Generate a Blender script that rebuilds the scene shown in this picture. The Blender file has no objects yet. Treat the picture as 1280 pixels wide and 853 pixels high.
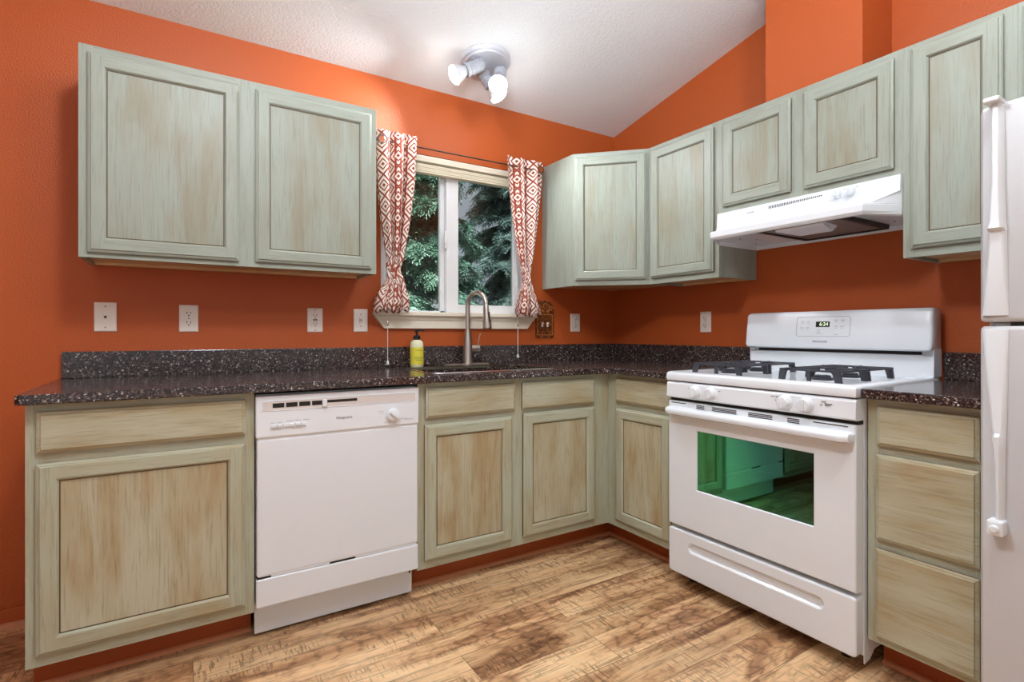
import bpy, bmesh, math, random
from mathutils import Vector, Matrix
S = bpy.context.scene
C = S.collection
R = math.radians
random.seed(7)

# ------------------------------------------------------------------ camera, world, lights, exposure
cam = bpy.data.cameras.new('camera'); co = bpy.data.objects.new('camera', cam); C.objects.link(co)
cam.sensor_width = 36; cam.lens = 660.1 / 1280 * 36
cam.shift_x = 0.00085; cam.shift_y = -0.00855; cam.clip_start = 0.05
co.location = (-2.4727, -2.6503, 1.0927); co.rotation_euler = (R(90), 0, R(-32.0))
S.camera = co
S.view_settings.view_transform = 'Standard'; S.view_settings.look = 'None'
S.view_settings.gamma = 1; S.view_settings.use_curve_mapping = False
S.view_settings.exposure = 0.0
w = bpy.data.worlds.new('sky'); S.world = w; w.use_nodes = True
bg = w.node_tree.nodes['Background']; bg.inputs[0].default_value = (0.90, 0.95, 1.0, 1); bg.inputs[1].default_value = 0.60

def area(name, loc, target, size, power, col, sy=None, spread=180):
    l = bpy.data.lights.new(name, 'AREA'); l.energy = power; l.color = col; l.size = size
    l.spread = R(spread)
    if sy: l.shape = 'RECTANGLE'; l.size_y = sy
    o = bpy.data.objects.new(name, l); C.objects.link(o); o.location = loc
    o.rotation_euler = (Vector(target) - Vector(loc)).to_track_quat('-Z', 'Y').to_euler()
    return o
def bulb(name, loc, power, col, rad):
    l = bpy.data.lights.new(name, 'POINT'); l.energy = power; l.color = col; l.shadow_soft_size = rad
    o = bpy.data.objects.new(name, l); C.objects.link(o); o.location = loc
    return o
bulb('ceiling_lamp_left', (-2.3, -1.7, 2.50), 48, (0.97, 1.04, 1.12), 0.10)
bulb('ceiling_lamp_middle', (-1.25, -2.4, 2.60), 32, (0.97, 1.04, 1.12), 0.10)
area('ceiling_fill', (-2.9, -3.0, 1.5), (-1.25, -1.0, 2.9), 0.4, 7, (0.86, 1.02, 1.2), None, 58)  # added upward fill to brighten the ceiling; no lamp stands here
area('camera_side_fill', (-4.2, -5.2, 1.9), (-1.2, -0.6, 1.0), 2.6, 9, (0.93, 0.98, 1.04), 2.2)  # unseen panel added behind the camera to fill the cabinet fronts
sun = bpy.data.lights.new('sun', 'SUN'); sun.energy = 9; sun.angle = R(8); sun.color = (1.0, 0.98, 0.95)
so_ = bpy.data.objects.new('sun', sun); C.objects.link(so_); so_.rotation_euler = (R(30), R(-8), 0)
LAMP_W = 27.0

# ------------------------------------------------------------------ materials
def srgb(r, g, b):
    f = lambda c: (c / 255) / 12.92 if c / 255 <= 0.04045 else ((c / 255 + 0.055) / 1.055) ** 2.4
    return (f(r), f(g), f(b), 1)

class NT:
    def __init__(s, name):
        s.m = bpy.data.materials.new(name); s.m.use_nodes = True; s.t = s.m.node_tree
        s.b = s.t.nodes['Principled BSDF']; s.out = s.t.nodes['Material Output']
    def n(s, typ, **kw):
        nd = s.t.nodes.new('ShaderNode' + typ)
        for k, v in kw.items():
            if k in nd.inputs: nd.inputs[k].default_value = v
            else: setattr(nd, k, v)
        return nd
    def l(s, a, b): s.t.links.new(a, b)
    def ramp(s, src, stops):
        r = s.n('ValToRGB'); e = r.color_ramp.elements
        while len(e) < len(stops): e.new(0.5)
        for i, (p, c) in enumerate(stops): e[i].position = p; e[i].color = c
        s.l(src, r.inputs[0]); return r.outputs[0]
    def coords(s, kind='Object', scale=(1, 1, 1), rand=False):
        t = s.n('TexCoord'); m = s.n('Mapping'); m.inputs['Scale'].default_value = scale
        s.l(t.outputs[kind], m.inputs[0])
        if rand:
            oi = s.n('ObjectInfo'); v = s.n('VectorMath', operation='SCALE'); v.inputs[0].default_value = (37, 53, 71)
            s.l(oi.outputs['Random'], v.inputs['Scale']); s.l(v.outputs[0], m.inputs['Location'])
        return m.outputs[0]
    def noise(s, vec, scale, detail=4, rough=0.55, dist=0):
        n = s.n('TexNoise'); n.inputs['Scale'].default_value = scale; n.inputs['Detail'].default_value = detail
        n.inputs['Roughness'].default_value = rough; n.inputs['Distortion'].default_value = dist
        s.l(vec, n.inputs['Vector']); return n.outputs['Fac']
    def mix(s, fac, a, b, mode='MIX'):
        m = s.n('Mix', data_type='RGBA', blend_type=mode)
        for sock, v in ((m.inputs[0], fac), (m.inputs[6], a), (m.inputs[7], b)):
            if isinstance(v, (int, float, tuple)): sock.default_value = v
            else: s.l(v, sock)
        return m.outputs[2]
    def math(s, op, a, b=0.0, c=None):
        m = s.n('Math', operation=op)
        for i, v in enumerate((a, b) if c is None else (a, b, c)):
            if isinstance(v, (int, float)): m.inputs[i].default_value = v
            else: s.l(v, m.inputs[i])
        return m.outputs[0]
    def bump(s, h, strength, dist=0.001):
        b = s.n('Bump'); b.inputs['Strength'].default_value = strength; b.inputs['Distance'].default_value = dist
        s.l(h, b.inputs['Height']); s.l(b.outputs[0], s.b.inputs['Normal'])

def plain(name, col, rough=0.5, metal=0.0, spec=0.5, noise_amt=0.04, coat=0.0):
    m = NT(name); c = m.coords('Object')
    n = m.noise(c, 9, 3)
    k = m.math('ADD', m.math('MULTIPLY', n, noise_amt * 2), 1 - noise_amt)
    mx = m.n('VectorMath', operation='SCALE'); mx.inputs[0].default_value = col[:3]
    m.l(k, mx.inputs['Scale']); m.l(mx.outputs[0], m.b.inputs['Base Color'])
    m.b.inputs['Roughness'].default_value = rough; m.b.inputs['Metallic'].default_value = metal
    m.b.inputs['Specular IOR Level'].default_value = spec; m.b.inputs['Coat Weight'].default_value = coat
    return m.m

def wall_paint(name, col, bump=0.5, rough=0.42, spec=0.34, scale=170):
    m = NT(name); c = m.coords('Object')
    n = m.noise(c, 1.7, 3)
    mm = m.mix(m.math('MULTIPLY', n, 0.16), col, (col[0] * .6, col[1] * .6, col[2] * .6, 1))
    m.l(mm, m.b.inputs['Base Color']); m.b.inputs['Roughness'].default_value = rough
    m.b.inputs['Specular IOR Level'].default_value = spec
    m.bump(m.noise(c, scale, 2, 0.5), bump, 0.004)
    return m.m

def wood(name, sage, tan, dark, horiz=False, amt=0.5, grain=0.35):
    """glazed oak: pale green wash with tan streaks along the grain"""
    m = NT(name)
    sc = (1.6, 14, 14) if horiz else (14, 14, 1.6)
    c = m.coords('Object', sc, rand=True)
    streak = m.noise(c, 1.0, 5, 0.6, 0.6)
    c2 = m.coords('Object', (3.0, 5, 5) if horiz else (5, 5, 3.0), rand=True)
    patch = m.noise(c2, 1.0, 3, 0.5)
    f = m.math('ADD', m.math('MULTIPLY', m.math('SUBTRACT', streak, 0.5), 3.0), m.math('MULTIPLY', m.math('SUBTRACT', patch, 0.5), 2.4))
    f = m.math('ADD', f, amt); cl = m.n('Clamp'); m.l(f, cl.inputs[0])
    base = m.mix(cl.outputs[0], sage, tan)
    cg = m.coords('Object', (7, 170, 170) if horiz else (170, 170, 7), rand=True)
    g = m.noise(cg, 1.0, 4, 0.65, 0.3)
    gm = m.ramp(g, [(0.52, (0, 0, 0, 1)), (0.64, (1, 1, 1, 1))])
    col = m.mix(m.math('MULTIPLY', gm, grain), base, dark)
    m.l(col, m.b.inputs['Base Color']); m.b.inputs['Roughness'].default_value = 0.42
    m.b.inputs['Specular IOR Level'].default_value = 0.35
    m.bump(g, 0.25, 0.0015)
    return m.m

SAGE = srgb(178, 181, 158); TAN = srgb(170, 158, 124); DKG = srgb(112, 98, 70)
M = {}
M['frame_v'] = wood('sage_glazed_oak_upright_grain', SAGE, TAN, DKG, False, 0.22, 0.30)
M['frame_h'] = wood('sage_glazed_oak_level_grain', SAGE, TAN, DKG, True, 0.22, 0.30)
M['panel_v'] = wood('sage_glazed_oak_panel', srgb(188, 186, 160), srgb(170, 150, 112), DKG, False, 0.50, 0.34)
M['panel_h'] = wood('sage_glazed_oak_drawer', srgb(186, 186, 162), srgb(170, 156, 122), DKG, True, 0.45, 0.30)
USG = srgb(156, 163, 150); UTN = srgb(144, 147, 132); UDK = srgb(112, 110, 94)  # same oak on the uppers, with their cooler light put into the colours
M['uframe_v'] = wood('cool_lit_glazed_oak_upright_grain', USG, UTN, UDK, False, 0.12, 0.25)
M['uframe_h'] = wood('cool_lit_glazed_oak_level_grain', USG, UTN, UDK, True, 0.12, 0.25)
M['upanel_v'] = wood('cool_lit_glazed_oak_panel', srgb(154, 161, 148), srgb(146, 142, 122), UDK, False, 0.36, 0.32)
M['edge'] = plain('brown_gap_shadow_edge', srgb(98, 76, 52), 0.6)  # shadow beside doors and drawer fronts, put into their edge colour
M['glaze'] = plain('brown_glaze_line', srgb(92, 74, 50), 0.5)
M['raw_wood'] = wood('bare_birch_plywood', srgb(222, 190, 146), srgb(205, 165, 115), srgb(170, 125, 80), True, 0.4, 0.2)
M['inside'] = plain('dark_gap', srgb(40, 34, 28), 0.8)
ORANGE = srgb(186, 88, 38)
M['wall'] = wall_paint('orange_wall_paint', ORANGE)
M['kick'] = wall_paint('orange_brown_toe_kick_paint', srgb(160, 74, 28), 0.1, 0.4)
M['shoe'] = wall_paint('terracotta_shoe_moulding_paint', srgb(206, 138, 98), 0.1, 0.4)
M['ceiling'] = wall_paint('off_white_textured_ceiling', srgb(240, 242, 242), 0.6, 0.8, 0.2, 90)
M['trimw'] = plain('cream_trim_paint', srgb(236, 226, 204), 0.4, noise_amt=0.02)
M['head'] = plain('silver_grey_lamp_metal', srgb(160, 162, 168), 0.4, noise_amt=0.01)
M['vinyl'] = plain('white_vinyl', srgb(236, 236, 236), 0.35, noise_amt=0.01)
M['white'] = plain('white_enamel', srgb(228, 233, 237), 0.22, noise_amt=0.01, coat=0.3)
M['white2'] = plain('white_plastic', srgb(226, 231, 234), 0.35, noise_amt=0.01)
M['grey_line'] = plain('pale_grey_print', srgb(120, 118, 118), 0.5)
M['faint'] = plain('faint_grey_print', srgb(178, 174, 172), 0.5)
M['plate'] = plain('cream_switch_plate', srgb(238, 226, 214), 0.35, noise_amt=0.01)
M['black'] = plain('black_plastic', srgb(18, 17, 17), 0.4)
M['blackmetal'] = plain('charcoal_cast_iron', srgb(52, 54, 62), 0.45, spec=0.6)
M['nickel'] = plain('brushed_nickel', srgb(196, 190, 182), 0.28, metal=1.0, noise_amt=0.06)
M['chrome'] = plain('chrome', srgb(220, 220, 222), 0.12, metal=1.0)
M['bronze'] = plain('dark_bronze', srgb(112, 88, 78), 0.35, metal=0.8)
M['fridge'] = wall_paint('white_pebbled_fridge_enamel', srgb(200, 201, 202), 0.12, 0.35, 0.5, 420)
M['fabric_shade'] = plain('cream_shade_fabric', srgb(222, 212, 186), 0.8)
M['gasket'] = plain('grey_gasket', srgb(130, 126, 124), 0.7)
M['soap_bottle'] = plain('pale_cream_plastic', srgb(232, 232, 196), 0.25)
M['soap_label'] = plain('yellow_label', srgb(226, 214, 70), 0.4)
M['soap_print'] = plain('olive_print', srgb(150, 150, 50), 0.4)
M['bark'] = plain('brown_bark', srgb(74, 60, 48), 0.9, noise_amt=0.3)
M['grass'] = plain('lawn', srgb(58, 84, 44), 0.9, noise_amt=0.4)
M['fence'] = plain('weathered_cedar', srgb(96, 82, 74), 0.85, noise_amt=0.3)
M['filter'] = None

def granite():
    m = NT('dark_speckled_granite'); c = m.coords('Object')
    v = m.n('TexVoronoi'); v.inputs['Scale'].default_value = 235; m.l(c, v.inputs['Vector'])
    sep = m.n('SeparateColor'); m.l(v.outputs['Color'], sep.inputs[0])
    col = m.ramp(sep.outputs[0], [(0.0, srgb(38, 30, 30)), (0.36, srgb(62, 50, 48)), (0.6, srgb(88, 72, 66)), (0.78, srgb(120, 104, 96)), (0.88, srgb(48, 42, 46)), (0.955, srgb(170, 162, 156)), (0.985, srgb(226, 220, 214))])
    col.node.color_ramp.interpolation = 'CONSTANT'
    big = m.noise(c, 3.0, 3)
    col2 = m.mix(m.math('MULTIPLY', big, 0.5), col, srgb(40, 30, 28))
    m.l(col2, m.b.inputs['Base Color']); m.b.inputs['Roughness'].default_value = 0.16
    m.b.inputs['Specular IOR Level'].default_value = 0.55
    return m.m
M['granite'] = granite()
M['sink'] = M['granite'].copy(); M['sink'].name = 'brown_speckled_sink_composite'
for nd in M['sink'].node_tree.nodes:
    if nd.type == 'VALTORGB':
        for e_, c_ in zip(nd.color_ramp.elements, ((96, 78, 68), (120, 98, 86), (142, 118, 104), (168, 146, 130), (104, 88, 80), (200, 184, 170), (224, 214, 204))): e_.color = srgb(*c_)

def floor_mat():
    m = NT('hand_scraped_oak_planks'); t = m.n('TexCoord')
    def brick(scale=1.0):
        b = m.n('TexBrick', offset=0.37, offset_frequency=2, squash=1.0)
        b.inputs['Scale'].default_value = 1; b.inputs['Brick Width'].default_value = 1.22; b.inputs['Row Height'].default_value = 0.150
        b.inputs['Mortar Size'].default_value = 0.0012; b.inputs['Mortar Smooth'].default_value = 0.3; b.inputs['Bias'].default_value = 0
        b.inputs['Color1'].default_value = (0, 0, 0, 1); b.inputs['Color2'].default_value = (1, 1, 1, 1)
        m.l(t.outputs['Object'], b.inputs['Vector']); return b
    b = brick()
    pid = b.outputs['Color']
    vadd = m.n('VectorMath', operation='MULTIPLY_ADD'); m.l(pid, vadd.inputs[0]); vadd.inputs[1].default_value = (31, 17, 9)
    m.l(t.outputs['Object'], vadd.inputs[2])
    def mp(scale):
        q = m.n('Mapping'); q.inputs['Scale'].default_value = scale; m.l(vadd.outputs[0], q.inputs[0]); return q.outputs[0]
    broad = m.noise(mp((1.1, 5.5, 1)), 1.6, 4, 0.6, 0.8)
    grain = m.noise(mp((5, 85, 1)), 1.0, 5, 0.7, 1.2)
    base = m.ramp(broad, [(0.30, srgb(122, 82, 56)), (0.42, srgb(188, 142, 102)), (0.52, srgb(224, 182, 136)), (0.70, srgb(238, 204, 158))])
    sp = m.n('SeparateColor'); m.l(pid, sp.inputs[0])
    tone = m.ramp(sp.outputs[0], [(0.0, (0.78, 0.74, 0.70, 1)), (0.5, (1, 1, 1, 1)), (1.0, (1.14, 1.12, 1.08, 1))])
    base = m.mix(1.0, base, tone, 'MULTIPLY')
    # cathedral figure
    wv = m.n('TexWave', wave_type='RINGS', rings_direction='Y'); wv.inputs['Scale'].default_value = 5.5
    wv.inputs['Distortion'].default_value = 5; wv.inputs['Detail'].default_value = 2; wv.inputs['Detail Scale'].default_value = 0.9
    m.l(mp((0.8, 7, 1)), wv.inputs['Vector'])
    wl = m.ramp(wv.outputs['Fac'], [(0.0, (1, 1, 1, 1)), (0.30, (0, 0, 0, 1))])
    # saw marks across the plank
    saw = m.noise(mp((120, 16, 1)), 1.0, 3, 0.6, 0.5)
    patch = m.noise(mp((2.4, 7, 1)), 1.3, 2)
    sawm = m.math('MULTIPLY', m.ramp(saw, [(0.52, (0, 0, 0, 1)), (0.60, (1, 1, 1, 1))]), m.ramp(patch, [(0.46, (0, 0, 0, 1)), (0.58, (1, 1, 1, 1))]))
    gl = m.ramp(grain, [(0.50, (0, 0, 0, 1)), (0.62, (1, 1, 1, 1))])
    lines = m.math('MAXIMUM', m.math('MULTIPLY', gl, 0.55), m.math('MAXIMUM', m.math('MULTIPLY', m.math('MULTIPLY', wl, 0.5), m.ramp(broad, [(0.42, (1, 1, 1, 1)), (0.58, (0.1, 0.1, 0.1, 1))])), m.math('MULTIPLY', sawm, 0.62)))
    col = m.mix(lines, base, srgb(66, 36, 20))
    col = m.mix(m.math('MULTIPLY', b.outputs['Fac'], 0.7), col, srgb(62, 38, 22))
    m.l(col, m.b.inputs['Base Color']); m.b.inputs['Roughness'].default_value = 0.34
    m.b.inputs['Specular IOR Level'].default_value = 0.4
    m.bump(m.math('SUBTRACT', 1.0, m.math('MAXIMUM', lines, b.outputs['Fac'])), 0.35, 0.0015)
    return m.m
M['floor'] = floor_mat()

def glass_mat(name, tint, refl=1.0):
    m = NT(name); tr = m.n('BsdfTransparent'); tr.inputs[0].default_value = tint
    gl = m.n('BsdfGlossy'); gl.inputs['Roughness'].default_value = 0.0; gl.inputs[0].default_value = (refl, refl, refl, 1)
    fr = m.n('Fresnel'); fr.inputs[0].default_value = 1.5
    k = m.math('ADD', m.math('MULTIPLY', fr.outputs[0], 0.6), 0.0); ms = m.n('MixShader')
    m.l(k, ms.inputs[0]); m.l(tr.outputs[0], ms.inputs[1]); m.l(gl.outputs[0], ms.inputs[2]); m.l(ms.outputs[0], m.out.inputs[0])
    return m.m
M['glass'] = glass_mat('window_glass', (0.93, 0.96, 0.95, 1))
M['screen'] = glass_mat('window_glass_with_insect_screen', (0.74, 0.78, 0.80, 1))

def oven_glass():
    m = NT('green_tinted_oven_glass')
    tr = m.n('BsdfTransparent'); tr.inputs[0].default_value = (0.34, 0.34, 0.30, 1)
    gl = m.n('BsdfGlossy'); gl.inputs['Roughness'].default_value = 0.02
    lw = m.n('LayerWeight'); lw.inputs[0].default_value = 0.5
    # interference coating: the reflected hue shifts with the viewing angle
    c = m.ramp(lw.outputs['Facing'], [(0.0, (0.05, 0.05, 0.05, 1)), (0.135, (0.045, 0.07, 0.06, 1)), (0.175, (0.04, 0.17, 0.13, 1)), (0.205, (0.08, 0.40, 0.20, 1)), (0.27, (0.14, 0.55, 0.32, 1)), (0.34, (0.10, 0.36, 0.52, 1))])
    m.l(c, gl.inputs[0])
    ad = m.n('AddShader'); m.l(tr.outputs[0], ad.inputs[0]); m.l(gl.outputs[0], ad.inputs[1]); m.l(ad.outputs[0], m.out.inputs[0])
    return m.m
M['oven_glass'] = oven_glass()
M['oven_in'] = plain('dark_oven_enamel', srgb(34, 32, 34), 0.5)

def emit(name, col, s):
    m = NT(name); m.b.inputs['Emission Color'].default_value = col; m.b.inputs['Emission Strength'].default_value = s
    m.b.inputs['Base Color'].default_value = (0.9, 0.9, 0.9, 1); return m.m
M['bulb'] = emit('lit_bulb', (1.0, 0.95, 0.86, 1), 7)
M['lcd'] = emit('green_clock_digits', (0.55, 0.9, 0.35, 1), 0.9)

def curtain_mat():
    m = NT('trellis_print_cotton'); uv = m.n('UVMap'); sp = m.n('SeparateXYZ'); m.l(uv.outputs[0], sp.inputs[0])
    def tri(x, period, off=0.0):
        a = m.math('ADD', m.math('DIVIDE', x, period), off); f = m.math('FRACT', a); return m.math('ABSOLUTE', m.math('SUBTRACT', f, 0.5))
    P, Q = 0.098, 0.104
    d1 = m.math('ADD', tri(sp.outputs[0], P), tri(sp.outputs[1], Q))
    # two interlocked diamond nets
    d = m.math('MINIMUM', d1, m.math('SUBTRACT', 1.0, d1))
    r = m.ramp(d, [(0.0, (0, 0, 0, 1)), (0.09, (1, 1, 1, 1)), (0.21, (0, 0, 0, 1)), (0.29, (1, 1, 1, 1)), (0.44, (0, 0, 0, 1))])
    r.node.color_ramp.interpolation = 'CONSTANT'
    # greek-key breaks in the outer band
    brk = m.math('GREATER_THAN', m.math('ABSOLUTE', m.math('SUBTRACT', tri(sp.outputs[0], P, 0.0), 0.36)), 0.055)
    inner = m.math('LESS_THAN', d, 0.26)
    keep = m.math('MAXIMUM', brk, inner)
    fac = m.math('MULTIPLY', r, keep)
    n = m.noise(m.coords('Object'), 260, 2)
    col = m.mix(fac, srgb(150, 66, 46), srgb(240, 226, 214))
    col = m.mix(m.math('MULTIPLY', n, 0.2), col, srgb(120, 90, 80))
    m.l(col, m.b.inputs['Base Color']); m.b.inputs['Roughness'].default_value = 0.85
    m.b.inputs['Specular IOR Level'].default_value = 0.15
    return m.m
M['curtain'] = curtain_mat()

def mesh_filter():
    m = NT('grease_filter_mesh'); c = m.coords('Object', (1, 1, 1))
    v = m.n('TexVoronoi'); v.inputs['Scale'].default_value = 260; m.l(c, v.inputs['Vector'])
    col = m.ramp(v.outputs['Distance'], [(0.1, srgb(60, 56, 54)), (0.5, srgb(150, 145, 140))])
    m.l(col, m.b.inputs['Base Color']); m.b.inputs['Metallic'].default_value = 0.6; m.b.inputs['Roughness'].default_value = 0.5
    return m.m
M['filter'] = mesh_filter()

def copper():
    m = NT('mottled_rust_copper'); c = m.coords('Object')
    n = m.noise(c, 70, 4, 0.7)
    col = m.ramp(n, [(0.35, srgb(64, 30, 12)), (0.5, srgb(116, 60, 24)), (0.68, srgb(166, 98, 44))])
    m.l(col, m.b.inputs['Base Color']); m.b.inputs['Metallic'].default_value = 0.35; m.b.inputs['Roughness'].default_value = 0.45
    m.bump(n, 0.5, 0.002); return m.m
M['copper'] = copper()
M['copper_light'] = plain('rubbed_copper_relief', srgb(176, 108, 52), 0.4, metal=0.4, noise_amt=0.2)

def foliage(name, a, b, c):
    m = NT(name); v = m.coords('Object'); n = m.noise(v, 14, 3)
    col = m.ramp(n, [(0.35, a), (0.5, b), (0.68, c)])
    m.l(col, m.b.inputs['Base Color']); m.b.inputs['Roughness'].default_value = 0.55
    return m.m
M['leaf'] = foliage('blue_green_fir_needles', srgb(60, 98, 80), srgb(112, 156, 132), srgb(184, 214, 196))
M['leaf2'] = foliage('grey_green_spruce_needles', srgb(80, 108, 98), srgb(124, 152, 140), srgb(180, 204, 196))

# ------------------------------------------------------------------ helpers
def tag(o, label=None, cat=None, group=None, kind=None):
    if label: o['label'] = label
    if cat: o['category'] = cat
    if group: o['group'] = group
    if kind: o['kind'] = kind
    return o

def thing(name, label, cat, loc=(0, 0, 0), rz=0.0, group=None):
    o = bpy.data.objects.new(name, None); C.objects.link(o); o.empty_display_size = 0.05
    o.location = loc; o.rotation_euler = (0, 0, rz)
    return tag(o, label, cat, group)

class MB:
    def __init__(s): s.bm = bmesh.new(); s.mi = 0
    def _own(s, faces):
        for f in faces: f.material_index = s.mi
        return s
    def box(s, x0, x1, y0, y1, z0, z1, bev=0.0, seg=2):
        b = bmesh.new()
        bmesh.ops.create_cube(b, size=1, matrix=Matrix.Translation(((x0 + x1) / 2, (y0 + y1) / 2, (z0 + z1) / 2)) @ Matrix.Diagonal((abs(x1 - x0), abs(y1 - y0), abs(z1 - z0), 1)))
        if bev > 0: bmesh.ops.bevel(b, geom=b.edges[:], offset=bev, segments=seg, profile=0.5, affect='EDGES')
        return s.merge(b)
    def merge(s, b, mat=None):
        if mat is not None: bmesh.ops.transform(b, matrix=mat, verts=b.verts)
        me = bpy.data.meshes.new('t'); b.to_mesh(me); b.free()
        n = len(s.bm.faces); s.bm.from_mesh(me); bpy.data.meshes.remove(me)
        s.bm.faces.ensure_lookup_table(); s._own(s.bm.faces[n:]); return s
    def quad(s, *pts):
        f = s.bm.faces.new([s.bm.verts.new(p) for p in pts]); f.material_index = s.mi; return s
    def rings(s, loops, closed=True, caps=(True, True), mats=None):
        """loops: list of equal-length point rings, lofted"""
        V = [[s.bm.verts.new(p) for p in L] for L in loops]; n = len(V[0])
        for i in range(len(V) - 1):
            for j in range(n if closed else n - 1):
                f = s.bm.faces.new((V[i][j], V[i][(j + 1) % n], V[i + 1][(j + 1) % n], V[i + 1][j]))
                f.material_index = mats(i, j) if mats else s.mi
        if caps[0]: s.bm.faces.new(V[0][::-1]).material_index = s.mi
        if caps[1]: s.bm.faces.new(V[-1]).material_index = s.mi
        return s
    def prism(s, pts, vec):
        v = Vector(vec); return s.rings([pts, [tuple(Vector(p) + v) for p in pts]])
    def tube(s, pts, rad, n=12, caps=True):
        pts = [Vector(p) for p in pts]; loops = []; up = None
        for i, p in enumerate(pts):
            d = (pts[min(i + 1, len(pts) - 1)] - pts[max(i - 1, 0)]).normalized()
            if up is None:
                up = Vector((0, 0, 1)) if abs(d.z) < 0.9 else Vector((1, 0, 0))
            a = d.cross(up)
            if a.length < 1e-4: a = d.orthogonal()
            a.normalize(); b = a.cross(d).normalized(); up = b
            r = rad[i] if isinstance(rad, (list, tuple)) else rad
            loops.append([tuple(p + (a * math.cos(t) + b * math.sin(t)) * r) for t in [2 * math.pi * k / n for k in range(n)]])
        return s.rings(loops, caps=(caps, caps))
    def lathe(s, prof, mat=None, n=24, caps=(True, True)):
        """prof: (r, h) along local z"""
        mat = mat or Matrix.Identity(4)
        return s.rings([[tuple(mat @ Vector((max(r, 1e-4) * math.cos(2 * math.pi * k / n), max(r, 1e-4) * math.sin(2 * math.pi * k / n), h))) for k in range(n)] for r, h in prof], caps=caps)
    def build(s, name, mats, parent=None, smooth=False, kind=None):
        bmesh.ops.recalc_face_normals(s.bm, faces=s.bm.faces)
        me = bpy.data.meshes.new(name); s.bm.to_mesh(me); s.bm.free()
        for m in (mats if isinstance(mats, (list, tuple)) else [mats]): me.materials.append(m)
        o = bpy.data.objects.new(name, me); C.objects.link(o); o.parent = parent
        if smooth:
            me.polygons.foreach_set('use_smooth', [True] * len(me.polygons))
            a = R(40)
            b = bmesh.new(); b.from_mesh(me)
            for e in b.edges:
                if len(e.link_faces) == 2 and e.calc_face_angle(0) > a: e.smooth = False
            b.to_mesh(me); b.free()
        if kind: o['kind'] = kind
        return o

def AX(loc, direction):
    """matrix putting local z along direction"""
    return Matrix.Translation(loc) @ Vector(direction).to_track_quat('Z', 'Y').to_matrix().to_4x4()

def text(body, size, loc, rot, mat, parent, name='lettering', ext=0.0004, sx=1.0):
    cu = bpy.data.curves.new(name, 'FONT'); cu.body = body; cu.size = size; cu.extrude = ext; cu.align_x = 'CENTER'; cu.align_y = 'CENTER'
    t = bpy.data.objects.new('tmp', cu); C.objects.link(t)
    dg = bpy.context.evaluated_depsgraph_get(); me = bpy.data.meshes.new_from_object(t.evaluated_get(dg))
    bpy.data.objects.remove(t); bpy.data.curves.remove(cu)
    me.materials.clear(); me.materials.append(mat)
    o = bpy.data.objects.new(name, me); C.objects.link(o); o.parent = parent
    o.location = loc; o.rotation_euler = rot; o.scale = (sx, 1, 1)
    return o
FRONT = (R(90), 0, 0)          # text that faces local -y

def rect(x0, x1, z0, z1, i, y): return [(x0 + i, y, z0 + i), (x1 - i, y, z0 + i), (x1 - i, y, z1 - i), (x0 + i, y, z1 - i)]

def door(parent, x0, x1, z0, z1, yf, up=False, fw=0.053, name='door'):
    """frame-and-panel door; yf = local y of the face frame front"""
    p = 'u' if up else ''
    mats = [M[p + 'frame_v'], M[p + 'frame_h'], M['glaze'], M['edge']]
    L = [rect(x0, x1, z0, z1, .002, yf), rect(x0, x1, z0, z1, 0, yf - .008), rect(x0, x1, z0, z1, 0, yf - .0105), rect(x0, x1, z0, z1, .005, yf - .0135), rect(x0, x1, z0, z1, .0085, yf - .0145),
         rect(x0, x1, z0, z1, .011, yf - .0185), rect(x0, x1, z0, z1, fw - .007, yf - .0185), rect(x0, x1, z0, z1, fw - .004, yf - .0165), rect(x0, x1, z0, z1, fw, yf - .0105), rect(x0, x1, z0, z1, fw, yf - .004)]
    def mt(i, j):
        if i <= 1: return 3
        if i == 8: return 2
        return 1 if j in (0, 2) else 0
    dm = MB(); dm.rings(L[:6], caps=(True, False), mats=mt); dm.rings(L[6:], caps=(False, False), mats=lambda i, j: mt(i + 6, j))
    yy = yf - .0185; a, c = .011, fw - .007
    for p0, p1 in ((x0 + a, x0 + c), (x1 - c, x1 - a)): dm.quad((p0, yy, z0 + a), (p1, yy, z0 + a), (p1, yy, z1 - a), (p0, yy, z1 - a))
    dm.mi = 1
    for q0, q1 in ((z0 + a, z0 + c), (z1 - c, z1 - a)): dm.quad((x0 + c, yy, q0), (x1 - c, yy, q0), (x1 - c, yy, q1), (x0 + c, yy, q1))
    d = dm.build(name, mats, parent)
    pn = MB()
    i = fw - .001
    pn.rings([rect(x0, x1, z0, z1, i, yf - .003), rect(x0, x1, z0, z1, i, yf - .0095), rect(x0, x1, z0, z1, i + .0045, yf - .0097), rect(x0, x1, z0, z1, i + .005, yf - .0100)], mats=lambda a, j: 1 if a <= 1 else 0)
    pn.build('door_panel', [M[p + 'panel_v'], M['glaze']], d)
    return d

def drawer(parent, x0, x1, z0, z1, yf):
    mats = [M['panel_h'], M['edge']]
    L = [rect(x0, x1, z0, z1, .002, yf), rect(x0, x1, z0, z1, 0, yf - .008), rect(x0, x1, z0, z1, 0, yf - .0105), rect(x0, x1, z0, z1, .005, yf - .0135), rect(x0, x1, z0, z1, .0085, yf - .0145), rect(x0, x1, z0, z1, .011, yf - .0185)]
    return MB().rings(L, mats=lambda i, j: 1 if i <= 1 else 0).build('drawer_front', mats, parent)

def face_frame(parent, W, z0, z1, stiles, rails, yf, t=0.019, up=False):
    """stiles: list of (x0,x1); rails: (xa,xb,z0,z1)"""
    p = 'u' if up else ''
    b = MB()
    for a, c in stiles: b.box(a, c, yf, yf + t, z0, z1)
    b.mi = 1
    for a, c, q, r in rails: b.box(a, c, yf + .0004, yf + t, q, r)
    return b.build('face_frame', [M[p + 'frame_v'], M[p + 'frame_h']], parent)

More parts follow.
